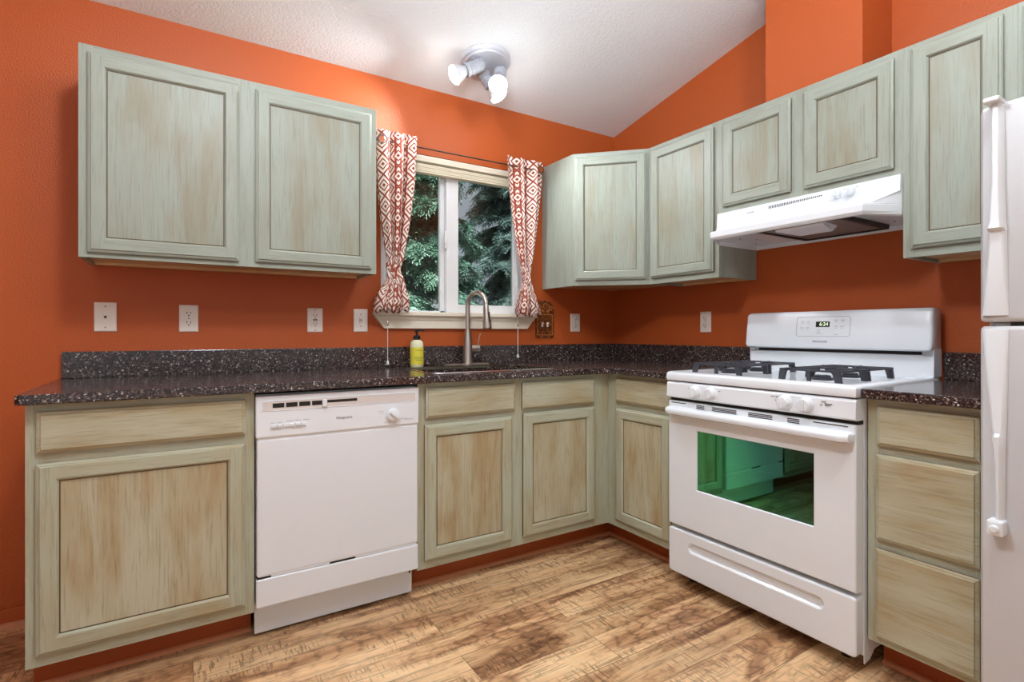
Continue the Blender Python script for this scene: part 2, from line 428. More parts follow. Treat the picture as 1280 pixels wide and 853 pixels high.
# ------------------------------------------------------------------ room shell
CS = 0.208; CZ = 2.405
X0, Y0 = -5.6, -6.4
def ceil_z(y): return CZ - CS * y
# window wall with its opening
WX0, WX1, WZ0, WZ1 = -1.605, -0.70, 1.19, 2.046
b = MB(); T = 0.15
b.box(X0 - .15, WX0, 0, T, 0, 2.405); b.box(WX1, 0.15, 0, T, 0, 2.405); b.box(WX0, WX1, 0, T, 0, WZ0); b.box(WX0, WX1, 0, T, WZ1, 2.405)
bmesh.ops.remove_doubles(b.bm, verts=b.bm.verts, dist=1e-5)
b.build('wall_back', M['wall'], kind='structure')
def side_wall(name, xa, xb, hole=None):
    b = MB()
    if hole:
        ya, yb, za, zb = hole
        def seg(y0, y1, z0, top):
            pts = [(xa, y0, z0), (xa, y1, z0), (xa, y1, top if top else ceil_z(y1)), (xa, y0, top if top else ceil_z(y0))]
            b.prism(pts, (xb - xa, 0, 0))
        seg(Y0, ya, 0, None); seg(yb, 0, 0, None); seg(ya, yb, 0, za) if za > 0.01 else None; seg(ya, yb, zb, None)
    else:
        b.prism([(xa, Y0, 0), (xa, 0, 0), (xa, 0, ceil_z(0)), (xa, Y0, ceil_z(Y0))], (xb - xa, 0, 0))
    return b.build(name, M['wall'], kind='structure')
side_wall('wall_right', 0, 0.15)
M['wall_far'] = M['wall']
side_wall('wall_left', X0 - .15, X0, (-3.6, -0.6, 0.35, 2.2))
b = MB(); b.prism([(X0 - .15, 0.15, 2.405 - .031), (X0 - .15, Y0, ceil_z(Y0)), (X0 - .15, Y0, ceil_z(Y0) + .1), (X0 - .15, 0.15, 2.405 + .1)], (-X0 + .3, 0, 0))
for v in b.bm.verts:
    if v.co.y > 0 and v.co.z < 2.42: v.co.z = CZ - CS * v.co.y
b.build('ceiling', M['ceiling'], kind='structure')
MB().box(X0 - .15, 0.15, Y0, 0.15, -0.08, 0).build('floor', M['floor'], kind='structure')
# chimney-like duct chase above the hood
b = MB(); y0, y1 = -1.641, -1.243
b.prism([(0.0, y0, 2.103), (0.0, y1, 2.103), (0.0, y1, ceil_z(y1)), (0.0, y0, ceil_z(y0))], (-0.244, 0, 0))
b.build('wall_duct_chase', M['wall'], kind='structure')
# unseen dining-side window, added as something for the oven door to reflect
b = MB(); xx = X0 - .08
for ya, yb, za, zb in ((-3.6, -3.54, .35, 2.2), (-.66, -.6, .35, 2.2), (-2.13, -2.07, .35, 2.2), (-3.6, -.6, .35, .41), (-3.6, -.6, 2.14, 2.2)):
    b.box(xx - .03, xx + .03, ya, yb, za, zb)
b.build('reflection_window', M['vinyl'], kind='structure')
# baseboards
b = MB(); b.box(X0, -2.80, -0.012, 0, 0, 0.07, .003); b.build('baseboard_back', M['wall'], kind='structure')
b = MB(); b.prism([(X0, -.012, 0), (X0, -.028, 0), (X0, -.026, .010), (X0, -.020, .017), (X0, -.012, .020)], (-X0 - 2.80, 0, 0)); b.build('trim_1', M['shoe'], kind='structure')

# window 1: frame, two sashes, panes, sill
win = tag(bpy.data.objects.new('window_1', None), kind='structure'); C.objects.link(win); win.location = ((WX0 + WX1) / 2, 0, WZ0)
def W_(b, name, m): 
    o = b.build(name, m, win); o.matrix_parent_inverse = Matrix.Translation(win.location).inverted(); o['kind'] = 'structure'; return o
b = MB()
b.box(WX0, WX1, .045, .13, WZ0, WZ0 + .012); b.box(WX0, WX1, .045, .13, WZ1 - .045, WZ1); b.box(WX0, WX0 + .028, .045, .13, WZ0, WZ1); b.box(WX1 - .028, WX1, .045, .13, WZ0, WZ1)
W_(b, 'window_frame', M['vinyl'])
b = MB()   # left sash set back
b.box(WX0 + .028, WX0 + .055, .085, .11, WZ0 + .012, WZ1 - .045); b.box(-1.235, -1.195, .085, .11, WZ0 + .012, WZ1 - .045)
b.box(WX0 + .028, -1.2, .085, .11, WZ0 + .012, WZ0 + .022); b.box(WX0 + .028, -1.2, .085, .11, WZ1 - .06, WZ1 - .045)
W_(b, 'left_sash', M['vinyl'])
b = MB()   # right sash in front
sx0, sx1, sz0, sz1 = -1.213, -.728, 1.203, 2.000
b.box(sx0, sx0 + .075, .05, .082, sz0, sz1, .003); b.box(sx1 - .04, sx1, .05, .082, sz0, sz1, .003)
b.box(sx0 + .07, sx1 - .035, .0505, .0815, sz0, sz0 + .047, .002); b.box(sx0 + .07, sx1 - .035, .0505, .0815, sz1 - .04, sz1, .002)
b.box(sx0 + .018, sx0 + .020, .0492, .0500, sz0 + .01, sz1 - .01)
W_(b, 'right_sash', M['vinyl'])
b = MB(); b.box(-1.228, -1.213, .040, .052, 1.56, 1.66, .003); b.box(-1.234, -1.222, .030, .044, 1.585, 1.63, .003); W_(b, 'latch', M['vinyl'])
b = MB(); b.box(-.752, -.742, .035, .050, 1.37, 1.44, .003); W_(b, 'sash_handle', M['vinyl'])
b = MB(); b.box(WX0 + .05, -1.22, .096, .100, WZ0 + .02, WZ1 - .06); W_(b, 'left_pane', M['glass'])
b = MB(); b.box(sx0 + .07, sx1 - .038, .064, .068, sz0 + .045, sz1 - .038); W_(b, 'right_pane', M['screen'])
b = MB(); b.box(-1.650, -.655, -.050, -.0005, 1.178, 1.200, .004); b.box(WX0 + .002, WX1 - .002, -.001, .045, WZ0 + .0005, 1.200)
W_(b, 'sill', M['trimw'])
b = MB(); b.prism([(-1.645, -.022, 1.178), (-.66, -.022, 1.178), (-.715, -.022, 1.113), (-1.592, -.022, 1.113)], (0, .022, 0))
b.prism([(-1.643, -.030, 1.178), (-.662, -.030, 1.178), (-.678, -.030, 1.160), (-1.627, -.030, 1.160)], (0, .01, 0))
W_(b, 'apron', M['trimw'])

# ------------------------------------------------------------------ base cabinets
BD = 0.607; BZ = 0.883; KZ = 0.118
def base_body(r, W, depth_kick=0.50, kx0=0, kx1=0):
    b = MB(); yb = -BD + .019; t = .016
    b.box(0, t, yb, -.004, KZ, BZ); b.box(W - t, W, yb, -.004, KZ, BZ)
    b.box(t, W - t, yb, -.004, KZ, KZ + t); b.box(t, W - t, -.012, -.004, KZ + t, BZ); b.box(t, W - t, -.58, -.50, BZ - t, BZ); b.box(t, W - t, -.10, -.012, BZ - t, BZ)
    b.build('carcass', M['frame_v'], r)
    MB().box(kx0, W + kx1, -depth_kick, -depth_kick + .016, 0, KZ).build('toe_kick', M['kick'], r)
    b = MB(); y = -depth_kick
    b.prism([(kx0, y, 0), (kx0, y - .014, 0), (kx0, y - .013, .006), (kx0, y - .009, .011), (kx0, y, .014)], (W + kx1 - kx0, 0, 0)); b.build('shoe_moulding', M['shoe'], r)

# left one
r = thing('base_cabinet', 'wide sage base cabinet left of the dishwasher, one drawer over one large door', 'cabinet', (-2.856, 0, 0)); W = .600
base_body(r, W)
face_frame(r, W, KZ - .006, BZ, [(0, .038), (W - .038, W)], [(.038, W - .038, KZ - .006, .160), (.038, W - .038, .700, .747), (.038, W - .038, .852, BZ)], -BD)
drawer(r, .026, .572, .739, .860, -BD); door(r, .024, .571, .147, .708, -BD)
# sink base
r = thing('sink_base_cabinet', 'sage sink cabinet with two drawer fronts over two doors, right of the dishwasher', 'cabinet', (-1.650, 0, 0)); W = 1.650 - .607
base_body(r, W, kx1=.106)
face_frame(r, W, KZ - .006, BZ, [(0, .038), (.452, .520), (.935, W + .0005)], [(.038, .452, KZ - .006, .160), (.52, .935, KZ - .006, .160), (.038, .452, .700, .747), (.52, .935, .700, .747), (.038, .452, .852, BZ), (.52, .935, .852, BZ)], -BD)
drawer(r, .032, .468, .736, .861, -BD); drawer(r, .508, .941, .736, .861, -BD)
door(r, .028, .453, .147, .710, -BD); door(r, .514, .944, .147, .718, -BD)
# corner cabinet on the right wall
RW = -math.pi / 2
r = thing('corner_base_cabinet', 'narrow sage base cabinet in the corner, left of the stove, one drawer over one door', 'cabinet', (0, -.608, 0), RW); W = .440
base_body(r, W, kx0=-.107)
face_frame(r, W, KZ - .006, BZ, [(0, .062), (W - .038, W)], [(.062, W - .038, KZ - .006, .160), (.062, W - .038, .700, .752), (.062, W - .038, .852, BZ)], -BD)
drawer(r, .068, .420, .743, .861, -BD); door(r, .067, .420, .147, .714, -BD)
# drawer base
r = thing('drawer_base_cabinet', 'narrow sage base cabinet with a stack of three drawers, between stove and refrigerator', 'cabinet', (0, -1.822, 0), RW); W = .300
base_body(r, W)
face_frame(r, W, KZ - .006, BZ, [(0, .036), (W - .03, W)], [(.036, W - .03, KZ - .006, .150), (.036, W - .03, .405, .450), (.036, W - .03, .700, .745), (.036, W - .03, .852, BZ)], -BD)
drawer(r, .029, .282, .737, .860, -BD); drawer(r, .027, .282, .442, .710, -BD); drawer(r, .026, .282, .132, .414, -BD)

# ------------------------------------------------------------------ countertops
CT = .914; CB = .884
sx0, sx1, sy0, sy1 = -1.545, -.885, -.535, -.145     # sink cut-out
def slab(b, outer, hole=None, bev=.004):
    """flat slab with softened top edge from a polygon with an optional rectangular hole"""
    t = bmesh.new()
    vs = [t.verts.new((x, y, CT)) for x, y in outer]; es = [t.edges.new((vs[i], vs[(i + 1) % len(vs)])) for i in range(len(vs))]
    if hole:
        hv = [t.verts.new((x, y, CT)) for x, y in hole]; es += [t.edges.new((hv[i], hv[(i + 1) % len(hv)])) for i in range(len(hv))]
    bmesh.ops.triangle_fill(t, use_beauty=True, use_dissolve=False, edges=es)
    g = bmesh.ops.extrude_face_region(t, geom=t.faces[:])
    for v in [q for q in g['geom'] if isinstance(q, bmesh.types.BMVert)]: v.co.z = CB
    bmesh.ops.recalc_face_normals(t, faces=t.faces)
    ed = [e for e in t.edges if len(e.link_faces) == 2 and e.calc_face_angle(0) > 1.0 and abs(e.verts[0].co.z - e.verts[1].co.z) < 1e-5]
    bmesh.ops.bevel(t, geom=ed, offset=bev, segments=3, profile=0.5, affect='EDGES')
    return b.merge(t)
def hole_pts(rad=.04, n=5):
    out = []
    for cx, cy, a0 in ((sx1 - rad, sy1 - rad, 0), (sx0 + rad, sy1 - rad, 90), (sx0 + rad, sy0 + rad, 180), (sx1 - rad, sy0 + rad, 270)):
        for k in range(n): a = R(a0 + 90 * k / (n - 1)); out.append((cx + rad * math.cos(a), cy + rad * math.sin(a)))
    return out
r = thing('countertop', 'long L-shaped dark speckled granite countertop with the sink, running into the corner', 'countertop', (-1.5, -.3, .884))
def world_child(o, par): o.matrix_parent_inverse = par.matrix_world.inverted() if False else Matrix.LocRotScale(par.location, par.rotation_euler, None).inverted(); return o
b = MB()
slab(b, [(-2.873, -.001), (-2.873, -.638), (-2.861, -.650), (-.662, -.650), (-.650, -.662), (-.650, -1.053), (-.001, -1.053), (-.001, -.001)], hole_pts())
world_child(b.build('slab', M['granite'], r), r)
b = MB(); b.box(-2.862, -.0205, -.020, -.001, CT, 1.017, .002); b.box(-.020, -.001, -1.053, -.001, CT, 1.017, .002)
world_child(b.build('backsplash', M['granite'], r), r)
r = thing('countertop', 'short dark speckled granite countertop between stove and refrigerator', 'countertop', (-.32, -1.97, .884))
b = MB(); slab(b, [(-.650, -1.821), (-.650, -2.124), (-.001, -2.124), (-.001, -1.821)])
world_child(b.build('slab', M['granite'], r), r)
b = MB(); b.box(-.020, -.001, -2.124, -1.821, CT, 1.017, .002); world_child(b.build('backsplash', M['granite'], r), r)

# sink (undermounted composite bowl)
r = thing('kitchen_sink', 'dark speckled undermount sink set into the counter under the window', 'sink', ((sx0 + sx1) / 2, (sy0 + sy1) / 2, .70))
b = MB()
def rr(x0, x1, y0, y1, z, rad, n=5):
    out = []
    for cx, cy, a0 in ((x1 - rad, y1 - rad, 0), (x0 + rad, y1 - rad, 90), (x0 + rad, y0 + rad, 180), (x1 - rad, y0 + rad, 270)):
        for k in range(n): a = R(a0 + 90 * k / (n - 1)); out.append((cx + rad * math.cos(a), cy + rad * math.sin(a), z))
    return out
e = .003
b.rings([rr(sx0 - .02, sx1 + .02, sy0 - .02, sy1 + .02, .866, .06), rr(sx0 - .02, sx1 + .02, sy0 - .02, sy1 + .02, .8835, .06), rr(sx0 - e, sx1 + e, sy0 - e, sy1 + e, .8835, .043),
         rr(sx0 + .004, sx1 - .004, sy0 + .004, sy1 - .004, .84, .045), rr(sx0 + .015, sx1 - .015, sy0 + .015, sy1 - .015, .71, .06), rr(sx0 + .05, sx1 - .05, sy0 + .05, sy1 - .05, .695, .06)], caps=(False, True))
world_child(b.build('bowl', M['sink'], r, smooth=True), r)
b = MB(); g0, g1 = .012, -.001
def rim(o_, z): return rr(sx0 - o_, sx1 + o_, sy0 - o_, sy1 + o_, z, .042 + o_ * .5, 6)
b.rings([rim(.010, CT + .0003), rim(.009, CT + .0022), rim(.001, CT + .0028), rim(-.002, CT + .0015), rim(-.002, CT - .012)], caps=(False, False))
world_child(b.build('rim', M['chrome'], r, smooth=True), r)
b = MB(); b.lathe([(.045, .695), (.045, .699), (.035, .699), (.03, .697)], Matrix.Translation(((sx0 + sx1) / 2, (sy0 + sy1) / 2, 0.0005)))
world_child(b.build('drain', M['chrome'], r, smooth=True), r)

# faucet
fx, fy = -1.154, -.095
r = thing('faucet', 'tall brushed nickel gooseneck faucet with pull-down spray head behind the sink', 'faucet', (fx, fy, CT))
b = MB(); b.box(-.128, .118, -.028, .028, .0004, .010, .003); b.build('deck_plate', M['nickel'], r)
b = MB(); b.lathe([(.029, .007), (.029, .012), (.026, .022), (.0245, .10), (.0215, .15), (.016, .175), (.0135, .19)], n=24)
b.build('body', M['nickel'], r, smooth=True)
pts = [(0, 0, .18), (0, 0, .22), (0, 0, .27), (0, 0, .32)]
rad = .072
d = Vector((.24, -.97, 0)).normalized()
for k in range(1, 15):
    a = math.pi * k / 15 * 1.08
    pts.append(tuple(d * (rad - rad * math.cos(a)) + Vector((0, 0, .32 + rad * math.sin(a)))))
b = MB(); b.tube(pts, .0125, 16); b.build('spout', M['nickel'], r, smooth=True)
end = Vector(pts[-1]); dr = (Vector(pts[-1]) - Vector(pts[-2])).normalized()
b = MB(); b.lathe([(.0135, -.005), (.0145, .0), (.0165, .03), (.020, .075), (.0235, .108), (.0235, .118), (.020, .122)], AX(end, dr)); sh = b.build('spray_head', M['nickel'], r, smooth=True)
side = end + dr * .055 + Vector((-.016, -.010, 0))
b = MB(); q = dr.cross(Vector((0, 0, 1))).normalized()
b.tube([end + dr * .035 + Vector((.006, -.0155, 0)), end + dr * .06 + Vector((.006, -.0185, 0)), end + dr * .085 + Vector((.006, -.0205, 0))], .0055, 8); b.build('spray_button', M['black'], sh, smooth=True)
b = MB(); b.tube([(.015, 0, .092), (.045, -.004, .092), (.066, -.007, .092)], [.018, .018, .018], 20); b.tube([(.058, -.006, .105), (.064, -.01, .14), (.070, -.014, .175)], [.003, .003, .0035], 10)
h = b.build('lever_handle', M['nickel'], r, smooth=True)

# soap bottle
r = thing('soap_dispenser', 'small yellow hand soap bottle with black pump standing on the counter left of the faucet', 'soap bottle', (-1.445, -.09, CT))
b = MB(); b.lathe([(.030, .0005), (.034, .006), (.034, .115), (.031, .128), (.020, .138), (.015, .142)], n=28); b.build('bottle', M['soap_bottle'], r, smooth=True)
b = MB(); b.lathe([(.0344, .014), (.0346, .016), (.0346, .100), (.0344, .102)], n=28, caps=(False, False)); lb = b.build('label_wrap', M['soap_label'], r, smooth=True)
b = MB()
for z, wd in ((.085, .6), (.05, .75), (.042, .7), (.034, .5)):
    b.rings([[(.0350 * math.sin(a), -.0350 * math.cos(a), zz) for a in [(-wd + 2 * wd * k / 8) for k in range(9)]] for zz in (z, z + .003)], closed=False, caps=(False, False))
b.build('label_print', M['soap_print'], lb)
b = MB(); b.lathe([(.018, .139), (.018, .158), (.014, .162), (.006, .164), (.006, .182), (.010, .184), (.010, .192), (.004, .194)], n=20); b.tube([(0, 0, .188), (.018, -.004, .189), (.038, -.008, .186)], [.006, .005, .004], 10)
b.build('pump', M['black'], r, smooth=True)

# ------------------------------------------------------------------ dishwasher
r = thing('dishwasher', 'white built-in dishwasher between the two base cabinets', 'dishwasher', (-2.254, 0, 0)); W = .602
b = MB(); b.box(.004, W - .004, -.60, -.02, .13, .872); b.build('tub_housing', M['white2'], r)
b = MB(); b.box(.004, W - .004, -.628, -.600, .238, .716, .006, 3); b.box(.01, W - .01, -.6265, -.605, .232, .240); dd = b.build('door', M['white'], r)
b = MB(); b.box(.0, W - .0, -.632, -.600, .722, .870, .006, 3)
b.box(.006, W - .006, -.626, -.600, .715, .724)
cp = b.build('control_panel', M['white'], r)
b = MB(); b.box(.018, W - .015, -.6335, -.630, .848, .851, .001); b.box(.018, W - .015, -.6335, -.630, .814, .817, .001); b.box(.018, .021, -.6335, -.630, .815, .850); b.box(W - .018, W - .015, -.6335, -.630, .815, .850)
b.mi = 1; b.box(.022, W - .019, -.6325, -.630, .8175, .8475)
b.build('handle_recess', [M['white2'], plain('recess_shade_plastic', srgb(214, 206, 200), 0.4)], cp)  # the darker backing paints in the shade of the grip recess
for k in range(4): MB().box(.054 + k * .044, .054 + k * .044 + .038, -.6332, -.631, .826, .842).build('vent_slot', M['black'], cp)
MB().box(.240, .350, -.6332, -.631, .832, .842).build('vent_slot', M['black'], cp)
MB().box(.221, .238, -.641, -.631, .818, .846, .003).build('latch', M['white2'], cp)
for k in range(6):
    MB().box(.048 + k * .020, .065 + k * .020, -.638 - (.002 if k in (0, 3, 5) else 0), -.631, .757, .768, .002).build('push_button', M['white2'], cp)
b = MB(); b.box(.048, .060, -.6328, -.6315, .772, .774); b.box(.07, .084, -.6328, -.6315, .772, .774)
for k in range(3): b.box(.100 + k * .028, .120 + k * .028, -.6328, -.6315, .776, .778)
b.box(.06, .085, -.6328, -.6315, .748, .750); b.box(.12, .15, -.6328, -.6315, .748, .750)
for x, z, l in ((.43, .782, .025), (.44, .774, .012), (.455, .738, .07), (.54, .744, .035), (.50, .748, .05)): b.box(x, x + l, -.6328, -.6315, z, z + .0016)
b.build('printed_legend', M['faint'], cp)
b = MB(); b.lathe([(.030, 0), (.030, .002), (.024, .003), (.023, .016), (.020, .018)], AX((.490, -.632, .768), (0, -1, 0)), 32); kb = b.build('dial', M['white2'], cp, smooth=True)
b = MB(); t = bmesh.new(); bmesh.ops.create_cube(t, size=1, matrix=Matrix.Diagonal((.040, .010, .008, 1))); b.merge(t, Matrix.Translation((.490, -.653, .768)) @ Matrix.Rotation(R(38), 4, 'Y')); b.build('dial_grip', M['white'], kb)
text('Hotpoint', .016, (.302, -.6325, .772), FRONT, M['grey_line'], cp)
b = MB(); b.box(.002, W - .002, -.630, -.600, .130, .230, .006, 3); b.build('lower_panel', M['white'], r)
MB().box(.004, W - .004, -.560, -.545, .010, .135, .002).build('kick_plate', M['white2'], r)
for q in ((.25, .345, -.627, -.60, .2305, .2375), (.004, .05, -.627, -.60, .2305, .2375), (.012, .02, -.5615, -.559, .105, .12), (.585, .592, -.5615, -.559, .09, .115)): MB().box(*q).build('hinge_gap', M['inside'], r)
b = MB(); b.bm.free()
for xa in (.02, W - .04):
    MB().box(xa, xa + .02, -.53, -.03, 0, .14, .002).build('base_rail', M['black'], r)

# ------------------------------------------------------------------ stove
r = thing('gas_stove', 'white freestanding gas range with green-tinted oven window', 'stove', (0, -1.0565, 0), RW); W = .7605
FX = -.668          # local y of door face
b = MB(); b.box(.002, W - .002, -.620, -.03, .055, .885, .003)
b.build('body', M['white'], r)
for x in (.05, W - .08):
    for y in (-.56, -.12): MB().lathe([(.018, 0), (.018, .008), (.008, .01), (.008, .058)], Matrix.Translation((x, y, 0)), 12).build('foot', M['black'], r)
# side skirt foot seen at right
b = MB(); b.box(W - .004, W, -.620, -.035, .06, .88); b.prism([(W - .003, -.62, .06), (W - .003, -.55, .06), (W - .003, -.585, .035), (W - .003, -.618, .03)], (.003, 0, 0)); b.build('side_panel', M['white'], r)
# storage drawer with long recessed pull
b = MB(); dz0, dz1 = .060, .250; bx0, bx1, bz0, bz1 = .105, W - .100, .166, .212
cz = (bz0 + bz1) / 2; hr = (bz1 - bz0) / 2
def pill(i, y, n=8):
    out = []
    for c, a0 in ((bx1 - hr, -90), (bx0 + hr, 90)):
        for k in range(n + 1): a = R(a0 + 180 * k / n); out.append((c + (hr - i) * math.cos(a), y, cz + (hr - i) * math.sin(a)))
    return out
def rrz(x0, x1, z0, z1, y, i, rad=.012, n=9):
    x0 += i; x1 -= i; z0 += i; z1 -= i; out = []
    pts = []
    for cx, cz_, a0 in ((x1 - rad, z0 + rad, -90), (x1 - rad, z1 - rad, 0), (x0 + rad, z1 - rad, 90), (x0 + rad, z0 + rad, 180)):
        for k in range(n // 2 + 1): a = R(a0 + 90 * k / (n // 2)); pts.append((cx + rad * math.cos(a), y, cz_ + rad * math.sin(a)))
    return pts
# face with hole: fill between rounded rect and pill
t = bmesh.new()
o_ = [t.verts.new(p) for p in rrz(.003, W - .003, dz0, dz1, FX, .006)]; i_ = [t.verts.new(p) for p in pill(0, FX)]
es = [t.edges.new((o_[k], o_[(k + 1) % len(o_)])) for k in range(len(o_))] + [t.edges.new((i_[k], i_[(k + 1) % len(i_)])) for k in range(len(i_))]
bmesh.ops.triangle_fill(t, use_beauty=True, edges=es); b.merge(t)
b.rings([rrz(.003, W - .003, dz0, dz1, FX, .006), rrz(.003, W - .003, dz0, dz1, FX + .002, .002), rrz(.003, W - .003, dz0, dz1, FX + .006, 0), rrz(.003, W - .003, dz0, dz1, -.622, 0)], caps=(False, True))
b.rings([pill(0, FX), pill(.004, FX + .003), pill(.010, FX + .011), pill(.016, FX + .013)], caps=(False, True))
bmesh.ops.remove_doubles(b.bm, verts=b.bm.verts, dist=1e-5)
b.build('storage_drawer', M['white'], r)
# oven door with window opening
gx0, gx1, gz0, gz1 = .148, .628, .436, .686
dz0, dz1 = .266, .798
b = MB(); Wd = W - .003
def ring_box(y): return [rect(.003, Wd, dz0, dz1, 0, y)]
b.rings([rect(.003, Wd, dz0, dz1, 0, -.624), rect(.003, Wd, dz0, dz1, 0, FX + .005), rect(.003, Wd, dz0, dz1, .0015, FX + .0015), rect(.003, Wd, dz0, dz1, .005, FX), rect(gx0, gx1, gz0, gz1, 0, FX), rect(gx0, gx1, gz0, gz1, .003, FX + .004), rect(gx0, gx1, gz0, gz1, .003, -.624)], caps=(False, False))
b.rings([rect(.003, Wd, dz0, dz1, 0, -.624), rect(gx0, gx1, gz0, gz1, .003, -.624)], caps=(False, False))
dr_ = b.build('oven_door', M['white'], r)
MB().box(gx0 + .0035, gx1 - .0035, FX + .005, FX + .008, gz0 + .0035, gz1 - .0035).build('oven_window', M['oven_glass'], dr_)
# oven interior box (open to the window) and racks
b = MB()
b.box(gx0 - .03, gx0 - .01, -.619, -.615, gz0 - .03, gz1 + .03)
iv = MB(); iy0, iy1, ix0, ix1, iz0, iz1 = -.6235, -.632, gx0 + .004, gx1 - .004, gz0 + .004, gz1 - .004
MB().box(ix0 - .02, ix1 + .02, -.6245, -.6215, iz0 - .02, iz1 + .02).build('inner_oven_panel', M['oven_in'], dr_)
b.bm.free(); iv.bm.free()
b = MB()
for z in (.505, .575):
    b.tube([(gx0 + .01, -.640, z), (gx1 - .01, -.640, z)], .0022, 8)
b.tube([(gx0 + .01, -.636, .540), (gx1 - .01, -.636, .540)], .0014, 8)
b.build('oven_rack_edge', M['chrome'], dr_)
# handle bar across door top
prof = [(FX, .776), (FX - .030, .774), (FX - .040, .768), (FX - .044, .757), (FX - .040, .746), (FX - .028, .741), (FX - .018, .744), (FX, .741)]
b = MB(); loops = []
hx = [(.006, .15), (.012, .75), (.03, 1), (W - .03, 1), (W - .012, .75), (W - .006, .15)]
for x, s_ in hx: loops.append([(x, FX + (y - FX) * s_, .758 + (z - .758) * (0.6 + .4 * s_)) for y, z in prof])
b.rings(loops); b.build('door_handle', M['white'], dr_, smooth=True)
# vent strip above the door
b = MB(); b.box(.003, W - .003, -.650, -.62, .797, .812); b.build('vent_strip', M['inside'], r)
b = MB()
for x0_, x1_, rows in ((.02, .16, 1), (.205, .262, 3), (.325, .43, 3), (.475, .60, 3), (.635, .665, 0), (.67, .745, 1)):
    pass
for x0_, x1_, rows in ((.02, .095, 1), (.150, .188, 3), (.225, .335, 3), (.385, .480, 3), (.535, .578, 3), (.625, .735, 1)):
    for k in range(max(rows, 1)): MB().box(x0_, x1_, FX - .0012, FX + .004, .7895 - k * .0062, .7925 - k * .0062).build('vent_slot', M['black'], dr_)
# control panel
b = MB(); py = FX - .004
b.prism([(.0, -.62, .812), (.0, py + .004, .812), (.0, py - .004, .818), (.0, py - .002, .872), (.0, py + .004, .880), (.0, -.62, .880)], (W, 0, 0))
cp = b.build('control_panel', M['white'], r)
for x in (.152, .226, .532, .607):
    b = MB(); b.lathe([(.026, 0), (.026, .003), (.0225, .006), (.021, .022), (.018, .025)], AX((x, py - .003, .847), (0, -1, 0)), 28); kb = b.build('burner_knob', M['white2'], cp, smooth=True)
    MB().box(x - .0045, x + .0045, py - .036, py - .024, .828, .866, .003).build('knob_grip', M['white'], kb)
b = MB()
for x, z, l in ((.113, .858, .005), (.262, .858, .006), (.480, .862, .012), (.497, .862, .01), (.495, .850, .008), (.655, .862, .014), (.652, .851, .006), (.667, .856, .022), (.667, .851, .016)):
    b.box(x, x + l, py - .0046, py - .001, z, z + .0028)
b.build('burner_symbols', M['grey_line'], cp)
# cooktop
b = MB()
def ct(i, z, e=0): return [( -.001 + i, -.676 + i, z), (W + .001 - i, -.676 + i, z), (W + .001 - i, -.06, z), (-.001 + i, -.06, z)]
b.rings([ct(0.002, .886), ct(0, .892), ct(0, .912), ct(.004, .920), ct(.012, .924), ct(.040, .924), ct(.052, .917)], caps=(True, True)); b.build('cooktop', M['white'], r, smooth=True)
GR = [(.063, .288, -.575, -.395), (.063, .288, -.375, -.195), (.455, .665, -.575, -.395), (.455, .665, -.375, -.195)]
for x0_, x1_, y0_, y1_ in GR:
    cx, cy = (x0_ + x1_) / 2, (y0_ + y1_) / 2
    b = MB(); b.lathe([(.062, .9168), (.058, .919), (.050, .9195)], Matrix.Translation((cx, cy, 0)), 28); bb = b.build('burner', M['white'], r, smooth=True)
    b = MB(); b.lathe([(.034, .9195), (.034, .927), (.027, .929), (.027, .934), (.024, .936)], Matrix.Translation((cx, cy, 0)), 24); b.build('burner_cap', M['blackmetal'], bb, smooth=True)
    g = MB(); zt, zb = .960, .9175; w_ = .0055
    for xa, xb, ya, yb in ((x0_ + .02, x1_ - .02, y0_, y0_), (x0_ + .02, x1_ - .02, y1_, y1_)):
        g.box(xa, xb, ya - w_, ya + w_, zt - .007, zt, .0015)
    for xa in (x0_, x1_): g.box(xa - w_, xa + w_, y0_ + .0, y1_ - .0, zt - .007, zt, .0015)
    # broad curved corner legs
    for sx_, xa in ((-1, x0_), (1, x1_)):
        for ya in (y0_, y1_, ):
            g.prism([(xa + sx_ * .006, ya - w_, zb), (xa - sx_ * .014, ya - w_, zb), (xa - sx_ * .022, ya - w_, zt - .012), (xa - sx_ * .034, ya - w_, zt), (xa - sx_ * .004, ya - w_, zt), (xa + sx_ * .002, ya - w_, zt - .010)], (0, 2 * w_, 0))
    # fingers
    for dx, dy in ((1, 0), (-1, 0), (0, 1), (0, -1)):
        ex = cx + dx * ((x1_ - x0_) / 2); ey = cy + dy * ((y1_ - y0_) / 2)
        ix, iy = cx + dx * .022, cy + dy * .022
        if dx: g.box(min(ix, ex), max(ix, ex), cy - .004, cy + .004, zt - .008, zt + .002, .0015)
        else: g.box(cx - .004, cx + .004, min(iy, ey), max(iy, ey), zt - .008, zt + .002, .0015)
        if dy: g.box(cx - .006, cx + .006, ey - w_, ey + w_, zb, zt - .006, .001)
    g.build('burner_grate', M['blackmetal'], r)
